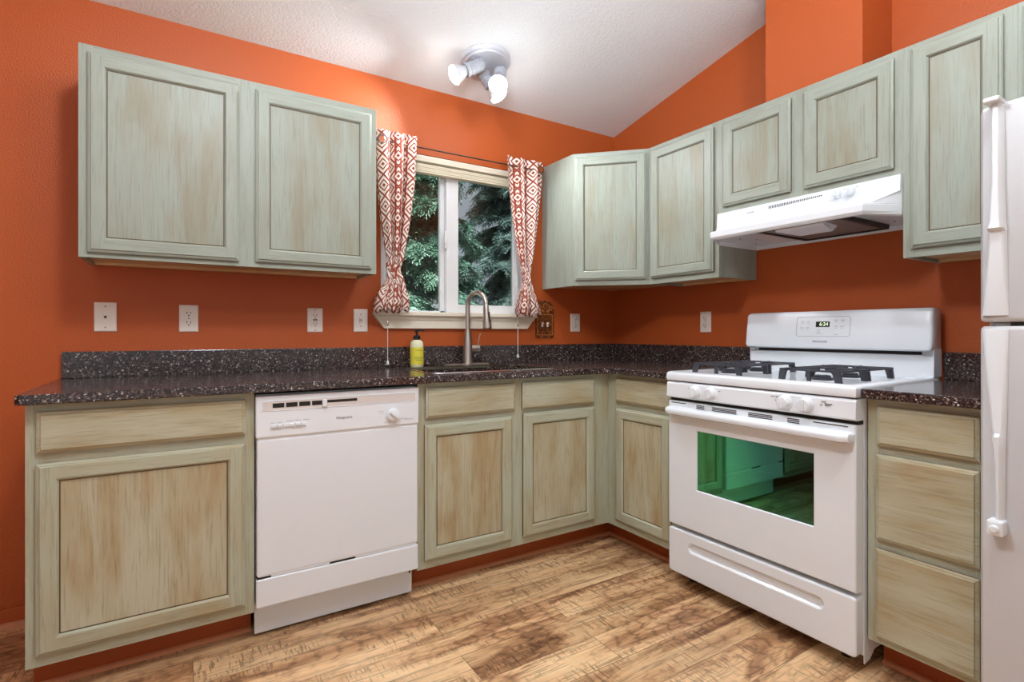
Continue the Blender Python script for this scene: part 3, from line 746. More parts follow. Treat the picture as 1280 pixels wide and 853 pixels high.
# backguard
b = MB(); b.box(.004, W - .004, -.085, -.030, .880, 1.006, .003); b.box(.030, W - .030, -.075, -.030, 1.000, 1.035)
b.box(.004, .03, -.085, -.030, 1.0, 1.030); b.box(W - .03, W - .004, -.085, -.030, 1.0, 1.030)
b.build('backguard_base', M['white'], r)
MB().box(.045, W - .045, -.0765, -.070, 1.006, 1.022).build('backguard_vent', M['black'], r)
b = MB()
prof = [(-.026, 1.020), (-.110, 1.020), (-.118, 1.026), (-.119, 1.034), (-.102, 1.172), (-.096, 1.182), (-.084, 1.186), (-.034, 1.186), (-.026, 1.178)]
def bl(x, s_): 
    cy, cz2 = -.07, 1.10
    return [(x, cy + (y - cy) * s_, cz2 + (z - cz2) * s_) for y, z in prof]
b.rings([bl(.0, .86), bl(.002, .93), bl(.007, .975), bl(.014, 1), bl(W - .014, 1), bl(W - .007, .975), bl(W - .002, .93), bl(W, .86)])
bgd = b.build('backguard', M['white'], r, smooth=True)
b = MB(); b.prism([(W, -.095, .925), (W, -.026, .925), (W, -.026, 1.03), (W, -.095, 1.03)], (-.004, 0, 0)); b.build('backguard_end', M['white'], r)
# control cluster on the slanted face: local frame with x right, z up along the slope
tilt = math.atan2(.017, .138)
BM = Matrix.Translation((0, -.1188, 1.034)) @ Matrix.Rotation(-tilt, 4, 'X')
def on_guard(b, name, m, par=bgd):
    bmesh.ops.transform(b.bm, matrix=BM, verts=b.bm.verts); return b.build(name, m, par)
b = MB(); px0, px1, pz0, pz1 = .250, .478, .040, .128
outl = rrz(px0, px1, pz0, pz1, -.0006, 0, .012); inn = rrz(px0, px1, pz0, pz1, -.0006, .0022, .010)
b.rings([rrz(px0, px1, pz0, pz1, .002, 0, .012), outl, inn, rrz(px0, px1, pz0, pz1, .002, .0022, .010)], caps=(False, False))
on_guard(b, 'clock_surround', M['faint'])
on_guard(MB().box(.336, .394, -.0014, .003, .082, .106), 'clock_display', M['black'])
tx = text('6:24', .022, (0, 0, 0), (0, 0, 0), M['lcd'], bgd, 'clock_digits'); tx.matrix_local = BM @ Matrix.Translation((.370, -.0017, .094)) @ Matrix.Rotation(R(90), 4, 'X')
b = MB()
for x, z in ((.270, .105), (.296, .105), (.268, .078), (.293, .078), (.412, .110), (.440, .110), (.414, .083), (.438, .083)):
    b.box(x, x + .014, -.0012, .002, z, z + .0024); b.box(x + .002, x + .011, -.0012, .002, z - .007, z - .0054)
b.box(.342, .356, -.0012, .002, .068, .070); b.box(.342, .356, -.0012, .002, .060, .062); b.box(.338, .360, -.0012, .002, .052, .054); b.box(.412, .430, -.0012, .002, .048, .050)
on_guard(b, 'button_print', M['faint'])
tx = text('FRIGIDAIRE', .0125, (0, 0, 0), (0, 0, 0), M['grey_line'], bgd, 'lettering', sx=1.0); tx.matrix_local = BM @ Matrix.Translation((.357, -.0008, .018)) @ Matrix.Rotation(R(90), 4, 'X')

# ------------------------------------------------------------------ upper cabinets
UD = .296; UZ0, UZ1 = 1.356, 2.102
def upper_body(r, W, z0=UZ0, z1=UZ1, depth=UD):
    b = MB(); yb = -depth + .019; t = .014; z0i = z0 + .014
    b.box(0, t, yb, 0, z0 + .001, z1); b.box(W - t, W, yb, 0, z0 + .001, z1); b.box(0, W, yb, 0, z1 - t, z1)
    b.mi = 1; b.box(t, W - t, yb, 0, z0i, z0i + t); b.box(t, W - t, -.035, -.012, z0 + .002, z0i)
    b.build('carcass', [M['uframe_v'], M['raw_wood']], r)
r = thing('wall_cabinet', 'large two-door sage wall cabinet left of the window', 'cabinet', (-2.776, 0, 0)); W = 1.053
upper_body(r, W)
face_frame(r, W, UZ0, UZ1, [(0, .04), (.485, .568), (W - .04, W)], [(a, c, z, z2) for a, c in ((.04, .485), (.568, W - .04)) for z, z2 in ((UZ0, UZ0 + .04), (UZ1 - .05, UZ1))], -UD, up=True)
door(r, .026, .499, 1.374, 2.075, -UD, True); door(r, .557, 1.029, 1.377, 2.072, -UD, True)

# corner (diagonal) cabinet
r = thing('corner_wall_cabinet', 'diagonal sage wall cabinet in the corner right of the window, one door', 'cabinet', (0, 0, 0))
S1 = .591
b = MB()
pent = lambda z, i=0: [(-S1 + i, -.0, z), (-S1 + i, -UD, z), (-UD, -S1 + i, z), (0, -S1 + i, z), (0, 0, z)]
def wallseg(p0, p1, z0, z1, t=.014):
    p0, p1 = Vector((*p0, 0)), Vector((*p1, 0)); d = (p1 - p0).normalized(); n = Vector((-d.y, d.x, 0))
    q = [p0, p1, p1 + n * t, p0 + n * t]; b.prism([(v.x, v.y, z0) for v in q], (0, 0, z1 - z0))
wallseg((-S1, 0), (-S1, -UD), UZ0, UZ1); wallseg((-UD, -S1), (0, -S1), UZ0 + .002, UZ1)
b.prism(pent(UZ1 - .014, .001), (0, 0, .013))
b.mi = 1; b.prism(pent(UZ0 + .014, .008), (0, 0, .012))
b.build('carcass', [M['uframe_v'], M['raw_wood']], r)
dw = (S1 - UD) * math.sqrt(2)
sub = bpy.data.objects.new('front', None)
Dm = Matrix.Translation((-S1, -UD, 0)) @ Matrix.Rotation(R(-45), 4, 'Z')
ff = face_frame(r, dw, UZ0, UZ1, [(0, .03), (dw - .03, dw)], [(.03, dw - .03, UZ0, UZ0 + .035), (.03, dw - .03, UZ1 - .045, UZ1)], 0, up=True); ff.matrix_local = Dm
dd = door(r, .014, dw - .012, 1.385, 2.080, 0, True); dd.matrix_local = Dm
bpy.data.objects.remove(sub)

r = thing('wall_cabinet', 'single-door sage wall cabinet between the corner cabinet and the range hood', 'cabinet', (0, -.5915, 0), RW); W = .4475
upper_body(r, W)
face_frame(r, W, UZ0, UZ1, [(0, .035), (W - .04, W)], [(.035, W - .04, UZ0, UZ0 + .04), (.035, W - .04, UZ1 - .045, UZ1)], -UD, up=True)
door(r, .024, .424, 1.386, 2.080, -UD, True)
r = thing('wall_cabinet', 'short two-door sage wall cabinet directly above the range hood', 'cabinet', (0, -1.0395, 0), RW); W = .757
upper_body(r, W, 1.655)
face_frame(r, W, 1.655, UZ1, [(0, .035), (.345, .42), (W - .04, W)], [(a, c, z, z2) for a, c in ((.035, .345), (.42, W - .04)) for z, z2 in ((1.655, 1.70), (UZ1 - .045, UZ1))], -UD, up=True)
door(r, .026, .355, 1.684, 2.077, -UD, True); door(r, .408, .732, 1.681, 2.077, -UD, True)
r = thing('wall_cabinet', 'tall narrow sage wall cabinet right of the range hood, beside the refrigerator', 'cabinet', (0, -1.797, 0), RW); W = .303
upper_body(r, W)
face_frame(r, W, UZ0, UZ1, [(0, .035), (W - .035, W)], [(.035, W - .035, UZ0, UZ0 + .04), (.035, W - .035, UZ1 - .035, UZ1)], -UD, up=True)
door(r, .026, .272, 1.386, 2.085, -UD, True)
r = thing('wall_cabinet', 'sage wall cabinet above the refrigerator, cut off by the right edge', 'cabinet', (0, -2.1005, 0), RW); W = .80
upper_body(r, W, 1.74)
face_frame(r, W, 1.74, UZ1, [(0, .02), (.37, .43), (W - .035, W)], [(a, c, z, z2) for a, c in ((.02, .37), (.43, W - .035)) for z, z2 in ((1.74, 1.775), (UZ1 - .035, UZ1))], -UD, up=True)
door(r, .012, .38, 1.765, 2.085, -UD, True); door(r, .42, .78, 1.765, 2.085, -UD, True)

# ------------------------------------------------------------------ range hood
r = thing('range_hood', 'white under-cabinet range hood mounted above the stove', 'range hood', (0, -1.0405, 0), RW); W = .7555
z0, z1 = 1.505, 1.654; t = .003
b = MB()
# shell plan: rear y=0, sides, chamfered front lip
def plan(front, ch, z): return [(0, -.001, z), (0, -.305, z), (ch, front, z), (W - ch, front, z), (W, -.305, z), (W, -.001, z)]
L = [plan(-.440, .066, 1.512), plan(-.446, .064, 1.520), plan(-.446, .064, 1.541), plan(-.440, .064, 1.546), plan(-.40, .058, 1.553), plan(-.330, .012, 1.588), plan(-.316, .001, 1.596), plan(-.312, .001, z1)]
b.rings(L, caps=(False, True))
# inner skirt and recessed pan
b.rings([plan(-.440, .066, 1.512), [(.004, -.006, 1.506), (.004, -.30, 1.506), (.068, -.432, 1.508), (W - .068, -.432, 1.508), (W - .004, -.30, 1.506), (W - .004, -.006, 1.506)],
         [(.006, -.012, 1.525), (.006, -.30, 1.525), (.07, -.430, 1.525), (W - .07, -.430, 1.525), (W - .006, -.30, 1.525), (W - .006, -.012, 1.525)]], caps=(False, True))
sh = b.build('shell', M['white'], r)
b = MB(); b.rings([rrz(.10, W - .115, 1.607, 1.645, -.3115, 0, .004), rrz(.10, W - .115, 1.607, 1.645, -.3145, 0, .004), rrz(.10, W - .115, 1.607, 1.645, -.3155, .002, .003)], caps=(False, True)); fp = b.build('control_plate', M['white2'], r)
b = MB()
for k in range(30):
    x = .262 + k * .0076; ht = .011 - .00028 * max(0, k - 6)
    b.box(x, x + .0034, -.3162, -.3150, 1.638 - ht, 1.639)
b.build('vent_slots', M['black'], fp)
for x in (.545, .592):
    b = MB(); b.lathe([(.017, 0), (.017, .003), (.0155, .005), (.0145, .016), (.012, .018)], AX((x, -.3155, 1.628), (0, -1, 0)), 24); kb = b.build('hood_knob', M['white2'], fp, smooth=True)
    MB().box(x - .003, x + .003, -.341, -.331, 1.616, 1.640, .002).build('knob_grip', M['white'], kb)
b = MB(); b.box(.568, .572, -.3163, -.315, 1.640, 1.643); b.box(.613, .617, -.3163, -.315, 1.640, 1.643); b.build('symbols', M['grey_line'], fp)
text('FRIGIDAIRE', .007, (.175, -.3158, 1.628), FRONT, M['grey_line'], fp)
# filter and lamp lens, hanging a little below the pan
b = MB(); fx0, fx1, fy0, fy1 = .285, .610, -.425, -.060
b.box(fx0, fx1, fy0, fy1, 1.5135, 1.5245); fl = b.build('grease_filter', M['filter'], r)
b = MB(); b.box(fx0 - .006, fx0 + .008, fy0, fy1, 1.508, 1.525); b.box(fx1 - .008, fx1 + .006, fy0, fy1, 1.508, 1.525); b.box(fx0, fx1, fy1 - .008, fy1 + .004, 1.508, 1.525); b.box(fx0, fx1, fy0 - .004, fy0 + .006, 1.508, 1.525); b.build('filter_frame', M['oven_in'], fl)
b = MB(); b.rings([[(.352, -.425, 1.5245), (.552, -.425, 1.5245), (.530, -.265, 1.5245), (.374, -.265, 1.5245)], [(.358, -.420, 1.500), (.546, -.420, 1.500), (.515, -.292, 1.492), (.388, -.292, 1.492)]]); b.build('lamp_lens', plain('milky_lens', srgb(226, 232, 240), 0.3), r)
for x, y in ((.06, -.10), (.10, -.28), (.13, -.20), (.66, -.12)): MB().lathe([(.004, 0), (.004, .003)], Matrix.Translation((x, y, 1.5223)), 10).build('screw', M['gasket'], r)

# ------------------------------------------------------------------ refrigerator
r = thing('refrigerator', 'white top-freezer refrigerator at the right edge of the picture', 'refrigerator', (0, -2.134, 0), RW); W = .76
b = MB(); b.box(.004, W - .004, -.665, -.03, .03, 1.655, .004); b.build('cabinet_body', M['fridge'], r)
def fdoor(z0, z1, name):
    b = MB()
    def pl(z, i):
        xs = [0, .008, .03, .10, .25, .38, .51, .66, .73, .752, .76]; ys = [-.712, -.725, -.731, -.736, -.742, -.744, -.742, -.736, -.731, -.725, -.712]
        out = [(min(max(x, i), .76 - i), y + i, z) for x, y in zip(xs, ys)]
        return [(i, -.672, z)] + out + [(.76 - i, -.672, z)]
    b.rings([pl(z0, .006), pl(z0 + .005, .001), pl(z0 + .012, 0), pl(z1 - .012, 0), pl(z1 - .005, .001), pl(z1, .006)])
    return b.build(name, M['fridge'], r, smooth=True)
fz = fdoor(1.119, 1.668, 'freezer_door'); fd = fdoor(.10, 1.108, 'fridge_door')
b = MB(); b.box(.01, W - .01, -.672, -.664, 1.122, 1.66); b.box(.01, W - .01, -.672, -.664, .105, 1.105); b.build('gaskets', M['gasket'], r)
b = MB(); b.box(.03, .06, -.72, -.665, 1.1085, 1.1185); b.box(.05, .72, -.69, -.665, 1.1085, 1.1185); b.build('hinge_bar', M['gasket'], r)
b = MB(); b.box(.01, W - .01, -.675, -.10, 0, .095); b.build('base_grille', M['white2'], r)
# handles: tapering blades at the far (left) edge
def handle(par, secs, name):
    b = MB(); loops = []
    for z, xa, xb, dp in secs:
        yb = -.728; dp *= .75
        loops.append([(xa, yb, z), (xa + .004, yb - dp * .7, z), (xa + .010, yb - dp, z), (xb - .008, yb - dp, z), (xb - .002, yb - dp * .7, z), (xb, yb, z)])
    b.rings(loops); return b.build(name, M['white2'], par, smooth=True)
handle(fz, [(1.663, .024, .052, .030), (1.60, .025, .053, .036), (1.46, .026, .054, .040), (1.37, .022, .056, .042), (1.352, .018, .058, .045), (1.345, .020, .058, .028), (1.20, .013, .060, .024), (1.135, .008, .062, .012)], 'freezer_handle')
b = MB(); b.box(.020, .052, -.772, -.705, 1.664, 1.677, .004); b.build('handle_cap', M['white2'], fz)
handle(fd, [(1.098, .008, .062, .012), (1.00, .014, .060, .022), (.87, .024, .058, .028), (.84, .028, .056, .030), (.832, .028, .056, .042), (.80, .031, .055, .040), (.66, .034, .054, .036), (.625, .034, .054, .034)], 'fridge_handle')
b = MB(); b.box(.026, .058, -.768, -.728, .588, .626, .005); b.lathe([(.010, 0), (.010, .004), (.007, .006)], AX((.042, -.768, .606), (0, -1, 0)), 18); b.build('handle_bracket', M['white2'], fd)

# ------------------------------------------------------------------ outlets and switches
def plate(name, label, cat, x, z, w_=.070, h_=.114, rz=0, kind='duplex', y=0.0, group=None):
    loc = (x, 0, z) if rz == 0 else (0, x, z)
    r = thing(name, label, cat, loc, rz, group)
    b = MB(); b.rings([rrz(-w_ / 2, w_ / 2, -h_ / 2, h_ / 2, -.0002, 0, .003), rrz(-w_ / 2, w_ / 2, -h_ / 2, h_ / 2, -.004, 0, .003), rrz(-w_ / 2, w_ / 2, -h_ / 2, h_ / 2, -.0065, .004, .003)], caps=(True, True)); pl = b.build('cover_plate', M['plate'], r)
    if kind == 'phone':
        b = MB(); b.box(-.008, .008, -.0085, -.006, -.010, .008, .001); b.build('phone_jack', M['plate'], r)
        MB().prism([(-.006, -.0088, .004), (.006, -.0088, .004), (.002, -.0088, -.006), (-.002, -.0088, -.006)], (0, .002, 0)).build('socket_hole', M['black'], r)
        sc = (.042, -.042)
    elif kind == 'duplex':
        for zz in (.020, -.020):
            b = MB(); b.lathe([(.0165, .0), (.0165, .0022), (.0155, .003)], AX((0, -.0062, zz), (0, -1, 0)), 24); s_ = b.build('socket', M['plate'], r)
            b = MB(); b.box(-.0080, -.0052, -.0098, -.0088, zz - .001, zz + .009); b.box(.0052, .0080, -.0098, -.0088, zz - .001, zz + .008); b.lathe([(.003, 0), (.003, .001)], AX((0, -.0088, zz - .008), (0, -1, 0)), 10)
            b.build('socket_slots', M['black'], s_)
        sc = (0.0,)
    elif kind == 'gfci':
        b = MB(); b.box(-.0165, .0165, -.0090, -.006, -.0335, .0335, .001); s_ = b.build('socket_block', M['plate'], r)
        b = MB()
        for zz in (.020, -.020):
            b.box(-.0080, -.0052, -.0098, -.0088, zz - .001, zz + .008); b.box(.0052, .0080, -.0098, -.0088, zz - .001, zz + .008); b.lathe([(.003, 0), (.003, .001)], AX((0, -.0088, zz - .008), (0, -1, 0)), 10)
        b.build('socket_slots', M['black'], s_)
        b = MB(); b.box(-.010, .010, -.0105, -.0088, .001, .005, .0005); b.mi = 1; b.box(-.010, .010, -.0105, -.0088, -.005, -.001, .0005); b.build('test_buttons', [M['black'], plain('red_button', srgb(120, 30, 25), .5)], s_)
        sc = (.048, -.048)
    elif kind == 'toggle':
        b = MB(); b.box(-.0055, .0055, -.0075, -.006, -.012, .012); b.mi = 1; b.box(-.0065, -.0055, -.0078, -.0062, -.013, .013); b.box(.0055, .0065, -.0078, -.0062, -.013, .013); b.build('switch_slot', [M['plate'], M['grey_line']], r)
        b = MB(); b.prism([(-.004, -.007, -.004), (-.004, -.018, .006), (-.004, -.016, .011), (-.004, -.007, .004)], (.008, 0, 0)); b.build('toggle', M['plate'], r)
        sc = (.030, -.030)
    for zz in sc: MB().lathe([(.003, 0), (.003, .001)], AX((0, -.0064 if kind != 'duplex' else -.0066, zz), (0, -1, 0)), 10).build('screw', M['gasket'], r)
    return r
plate('phone_jack_plate', 'cream phone jack plate on the orange wall, farthest left of the wall plates', 'wall plate', -2.729, 1.154, .072, .116, kind='phone')
plate('wall_outlet', 'cream double outlet on the orange wall below the left wall cabinet', 'outlet', -2.445, 1.152, kind='duplex')
plate('wall_outlet', 'cream outlet with test buttons, below the right door of the left wall cabinet', 'outlet', -1.928, 1.151, kind='gfci')
plate('light_switch', 'cream single toggle switch just left of the window sill', 'switch', -1.709, 1.152, kind='toggle')
plate('wall_outlet', 'cream double outlet on the window wall in the corner, under the diagonal cabinet', 'outlet', -.335, 1.154, .074, .114, kind='duplex')
plate('wall_outlet', 'cream double outlet on the right wall, left of the stove backguard', 'outlet', -.736, 1.150, rz=RW, kind='duplex')
# ornate copper double switch plate
r = thing('decorative_switch_plate', 'mottled copper double switch plate with scrolled top, right of the window', 'switch', (-.575, 0, 1.14))
b = MB(); hw = .068
pts = [(-hw, -.078), (-.05, -.084), (-.02, -.078), (0, -.084), (.02, -.078), (.05, -.084), (hw, -.078), (hw, .062), (hw + .004, .085), (hw - .006, .098), (.058, .125), (.040, .142), (.018, .138), (0, .152), (-.018, .140), (-.040, .150), (-.060, .148), (-hw + .002, .125), (-hw - .002, .098), (-hw + .003, .080), (-hw, .062)]
b.prism([(x, -.0005, z) for x, z in pts], (0, -.005, 0)); b.build('cover_plate', M['copper'], r)
b = MB()
for x0_, x1_, za, zb in ((-.060, .060, .058, .066), (-.060, .060, -.066, -.060), (-.060, -.054, -.062, .060), (.054, .060, -.062, .060)): b.box(x0_, x1_, -.0085, -.005, za, zb, .001)
for cx_, cz_, rd in ((-.042, .100, .018), (.005, .112, .022), (.044, .098, .017), (-.018, .082, .010), (.022, .080, .010)):
    b.tube([(cx_ + rd * math.cos(a) * (1 - a / 12), -.006, cz_ + rd * math.sin(a) * (1 - a / 12)) for a in [k * .45 for k in range(18)]], .0028, 6)
for s_ in (-1, 1): b.tube([(s_ * (.006 + .004 * k), -.006, -.070 + .010 * math.sin(k * .8)) for k in range(11)], .002, 6)
b.build('scrollwork', M['copper_light'], r)
for x in (-.020, .020):
    b = MB(); b.box(x - .006, x + .006, -.0075, -.005, -.014, .014); b.prism([(x - .0045, -.007, -.004), (x - .0045, -.019, .008), (x - .0045, -.016, .013), (x - .0045, -.007, .004)], (.009, 0, 0)); b.build('toggle', M['plate'], r)

# ------------------------------------------------------------------ window shade, rod, curtains
r = thing('window_shade', 'cream fabric window shade drawn fully up in the window head', 'window shade', (-1.15, .01, 2.0))
b = MB(); b.box(WX0 + .008 + 1.15, WX1 - .008 + 1.15, -.012, .030, .010, .042, .002); b.build('headrail', M['trimw'], r)
b = MB()
for k in range(5): b.box(WX0 + .010 + 1.15, WX1 - .010 + 1.15, -.010 - .0015 * (k % 2), .028, -.050 + k * .0096, -.050 + k * .0096 + .0092, .002)
b.build('folded_fabric', M['fabric_shade'], r)
for x, zz in ((-1.588, .938), (-.806, .953)):
    b = MB(); cx = x + 1.15
    b.tube([(cx, -.016, .010), (cx, -.060, -.75), (cx, -.068, -.80), (cx, -.068, zz - 2.0 + .01)], .0016, 6); cd = b.build('pull_cord', M['vinyl'], r)
    b = MB(); b.lathe([(.002, .012), (.006, .006), (.008, -.003), (.006, -.008), (.002, -.010)], Matrix.Translation((cx, -.068, zz - 2.0)), 12); b.build('cord_bead', M['vinyl'], cd, smooth=True)
    b = MB(); b.lathe([(.002, .014), (.005, .008), (.005, -.004), (.002, -.010)], Matrix.Translation((cx, -.068, 1.135 - 2.0)), 10); b.build('cord_tassel', M['chrome'], cd, smooth=True)
RY = -.088
r = thing('curtain_rod', 'thin dark bronze curtain rod across the top of the window', 'curtain rod', (-1.15, RY, 2.048))
b = MB(); b.tube([(-.500, 0, 0), (.480, 0, 0)], .0042, 12); b.build('rod', M['bronze'], r, smooth=True)
for x in (-.490, .470):
    b = MB(); b.tube([(x, 0, -.006), (x, .04, -.012), (x, .0805, -.012)], .004, 8); b.lathe([(.016, 0), (.016, .004), (.006, .006)], AX((x, .0815, -.012), (0, -1, 0)), 16); b.build('bracket', M['bronze'], r, smooth=True)
for x, s_ in ((-.500, -1), (.480, 1)):
    b = MB(); b.lathe([(.006, 0), (.010, .003), (.010, .012), (.004, .016)], AX((x, 0, 0), (s_, 0, 0)), 14); b.build('finial', M['bronze'], r, smooth=True)

def interp(tbl, z):
    for (z0, *a), (z1, *c) in zip(tbl, tbl[1:]):
        if z <= z0 and z >= z1:
            t = (z0 - z) / (z0 - z1); t = t * t * (3 - 2 * t) if False else t
            return [p * (1 - t) + q * t for p, q in zip(a, c)]
    return tbl[-1][1:] if z < tbl[-1][0] else tbl[0][1:]
def curtain(label, tbl, seed, nf, flip):
    """tbl rows: z, x_left, x_right, fold amplitude, belly"""
    zt = tbl[0][0]; xc = (tbl[0][1] + tbl[0][2]) / 2
    r = thing('curtain', label, 'curtain', (xc, RY, zt))
    rnd = random.Random(seed); ph = rnd.uniform(0, 1)
    NU, NV = 110, 120
    bm = bmesh.new(); uvl = bm.loops.layers.uv.new('UVMap'); V = []
    zb = tbl[-1][0]
    for j in range(NV + 1):
        v = j / NV; z = zt + (zb - zt) * v
        xl, xr, am, be = interp(tbl, z); row = []
        for i in range(NU + 1):
            u = i / NU
            fold = math.cos(2 * math.pi * nf * u + (math.pi if flip else 0))
            f2 = math.sin(2 * math.pi * (nf * 2.3 * u + ph + .35 * math.sin(3 * v)))
            pinch = math.exp(-((z - (1.405 if not flip else 1.415)) / .09) ** 2)
            x = xl + (xr - xl) * (u - .035 * math.sin(2 * math.pi * nf * u) * (1 - pinch))
            y = 1.5 * am * fold + am * .10 * f2 * min(1, v * 3) - be * math.sqrt(max(0, 1 - (2 * u - 1) ** 2))
            x += .004 * f2 * v + .005 * pinch * math.sin(40 * u + z * 60)
            zz = z
            if v > .97: zz += .010 * math.sin(26 * u + seed) * (v - .97) / .03
            if v < .03: zz += (.010 * fold + .004 * f2) * (.03 - v) / .03
            zz += .006 * math.sin(55 * z + 9 * u) * math.exp(-((z - 1.36) / .10) ** 2)
            row.append((bm.verts.new((x - xc, y, zz - zt)), (u * .36, z)))
        V.append(row)
    for j in range(NV):
        for i in range(NU):
            q = [V[j][i], V[j][i + 1], V[j + 1][i + 1], V[j + 1][i]]
            f = bm.faces.new([a[0] for a in q]); f.smooth = True
            for lp, a in zip(f.loops, q): lp[uvl].uv = a[1]
    me = bpy.data.meshes.new('fabric'); bm.to_mesh(me); bm.free(); me.materials.append(M['curtain'])
    o = bpy.data.objects.new('fabric', me); C.objects.link(o); o.parent = r
    so = o.modifiers.new('thickness', 'SOLIDIFY'); so.thickness = .0016
    return r
LT = [(2.100, -1.655, -1.455, .016, .0), (2.06, -1.655, -1.458, .018, .0), (1.85, -1.645, -1.468, .020, .004), (1.65, -1.625, -1.492, .017, .006), (1.52, -1.607, -1.512, .012, .008), (1.43, -1.597, -1.532, .007, .008), (1.39, -1.594, -1.538, .005, .008),
      (1.345, -1.610, -1.520, .007, .018), (1.29, -1.645, -1.505, .010, .032), (1.235, -1.668, -1.498, .012, .036), (1.206, -1.672, -1.500, .012, .026), (1.197, -1.655, -1.512, .010, .016)]
RT = [(2.100, -.912, -.640, .018, .0), (2.06, -.912, -.642, .018, .0), (1.90, -.900, -.655, .020, .004), (1.70, -.872, -.682, .017, .006), (1.55, -.838, -.707, .012, .008), (1.45, -.808, -.735, .007, .008), (1.405, -.796, -.742, .005, .008),
      (1.36, -.806, -.728, .007, .018), (1.30, -.832, -.700, .010, .032), (1.24, -.856, -.672, .012, .036), (1.205, -.862, -.660, .012, .026), (1.190, -.850, -.668, .010, .016)]
cl = curtain('rust and cream trellis-print curtain left of the window, gathered near its hem', LT, 3, 2.6, False)
cr = curtain('rust and cream trellis-print curtain right of the window, gathered near its hem', RT, 8, 2.6, True)
def grommet(par, x, y, z, d):
    t = bmesh.new(); loops = []
    b = MB(); mt = AX((x, y, z), d)
    n = 24
    b.rings([[tuple(mt @ Vector(((.019 + .004 * math.cos(a)) * math.cos(2 * math.pi * k / n), (.019 + .004 * math.cos(a)) * math.sin(2 * math.pi * k / n), .003 * math.sin(a)))) for k in range(n)] for a in [2 * math.pi * q / 8 for q in range(9)]], caps=(False, False))
    g = b.build('grommet', M['bronze'], par, smooth=True)
    b = MB(); b.lathe([(.0165, 0), (.0165, .0006)], mt, 24); b.build('grommet_hole', M['kick'], g)
    t.free()
grommet(cl, -1.630 + 1.555, -.024, 2.046 - 2.100, (-.25, -1, 0)); grommet(cr, -.672 + .776, -.012, 2.052 - 2.100, (.1, -1, 0))

# ------------------------------------------------------------------ ceiling spotlight fixture
cx, cy = -1.165, -.305; cz = ceil_z(cy)
nrm = Vector((0, -CS, -1)).normalized()
r = thing('ceiling_spotlight', 'round white ceiling fixture with three lit spotlight heads above the window', 'ceiling light', (cx, cy, cz))
mt = AX((0, 0, 0), nrm)
b = MB(); b.lathe([(.130, 0.0), (.130, .012), (.125, .018), (.112, .020), (.108, .026), (.0, .030)], mt, 48, caps=(True, False)); b.build('canopy', plain('silvery_white_metal', srgb(206, 208, 214), .35, metal=.2), r, smooth=True)
def head(off, aim, L=.075, K=1.32, spill=1.0):
    base = mt @ Vector((*off, .028)); aim = Vector(aim).normalized(); piv = base + nrm * .042
    b = MB(); b.tube([base, piv], .006, 10); b.lathe([(.014, 0), (.014, .006)], AX(base, nrm), 14)
    st = piv - aim * L * .50 * K
    def AK(): return AX(st, aim) @ Matrix.Scale(K, 4)
    b.tube([piv + Vector((0, 0, 0)), piv + aim * .004], .012, 12)
    arm = b.build('swivel_arm', M['head'], r, smooth=True)
    b = MB(); prof = [(.010, 0), (.022, .002), (.025, .008)]
    for k in range(7): prof += [(.0255, .010 + k * .008), (.0235, .012 + k * .008), (.0235, .015 + k * .008), (.0255, .017 + k * .008)]
    prof += [(.027, .068), (.027, L)]
    b.lathe(prof, AK(), 24); hd = b.build('lamp_head', M['head'], r, smooth=True)
    b = MB(); b.lathe([(.017, L - .005), (.019, L + .006), (.028, L + .022), (.034, L + .038), (.0355, L + .046)], AK(), 28, caps=(True, False)); b.build('bulb_reflector', plain('bulb_glass', srgb(190, 190, 192), .15), hd, smooth=True)
    b = MB(); b.lathe([(.0355, L + .046), (.034, L + .053), (.024, L + .060), (.010, L + .063), (.0, L + .0635)], AK(), 28, caps=(True, False)); b.build('bulb', M['bulb'], hd, smooth=True)
    l = bpy.data.lights.new('bulb_light', 'POINT'); l.energy = LAMP_W * .045 * spill; l.color = (1, 1.05, 1.10); l.shadow_soft_size = .035
    o = bpy.data.objects.new('bulb_spill', l); C.objects.link(o); o.location = Vector((cx, cy, cz)) + st + aim * (L + .080) * K
    l = bpy.data.lights.new('bulb_light', 'SPOT'); l.spot_size = R(108); l.spot_blend = 0.9; l.energy = LAMP_W; l.color = (1, 1.05, 1.10); l.shadow_soft_size = .03
    o = bpy.data.objects.new('bulb_light', l); C.objects.link(o); o.location = Vector((cx, cy, cz)) + st + aim * (L + .075) * K; o.rotation_euler = aim.to_track_quat('-Z', 'Y').to_euler()
def rel(x, y):
    # offset in fixture plane from world xy
    v = mt.inverted() @ Vector((x, y, -CS * y)); return (v.x, v.y)
fwd = Vector((math.sin(R(32)), math.cos(R(32)), 0)); rgt = Vector((math.cos(R(32)), -math.sin(R(32)), 0))
head(rel(-.078, -.020), -rgt * .90 - Vector((0, 0, .50)) - fwd * .28, spill=.15)
head(rel(.068, -.018), -fwd * .62 - Vector((0, 0, .70)) - rgt * .05)
head(rel(.012, .025), rgt * .62 - Vector((0, 0, .85)) + fwd * .05)

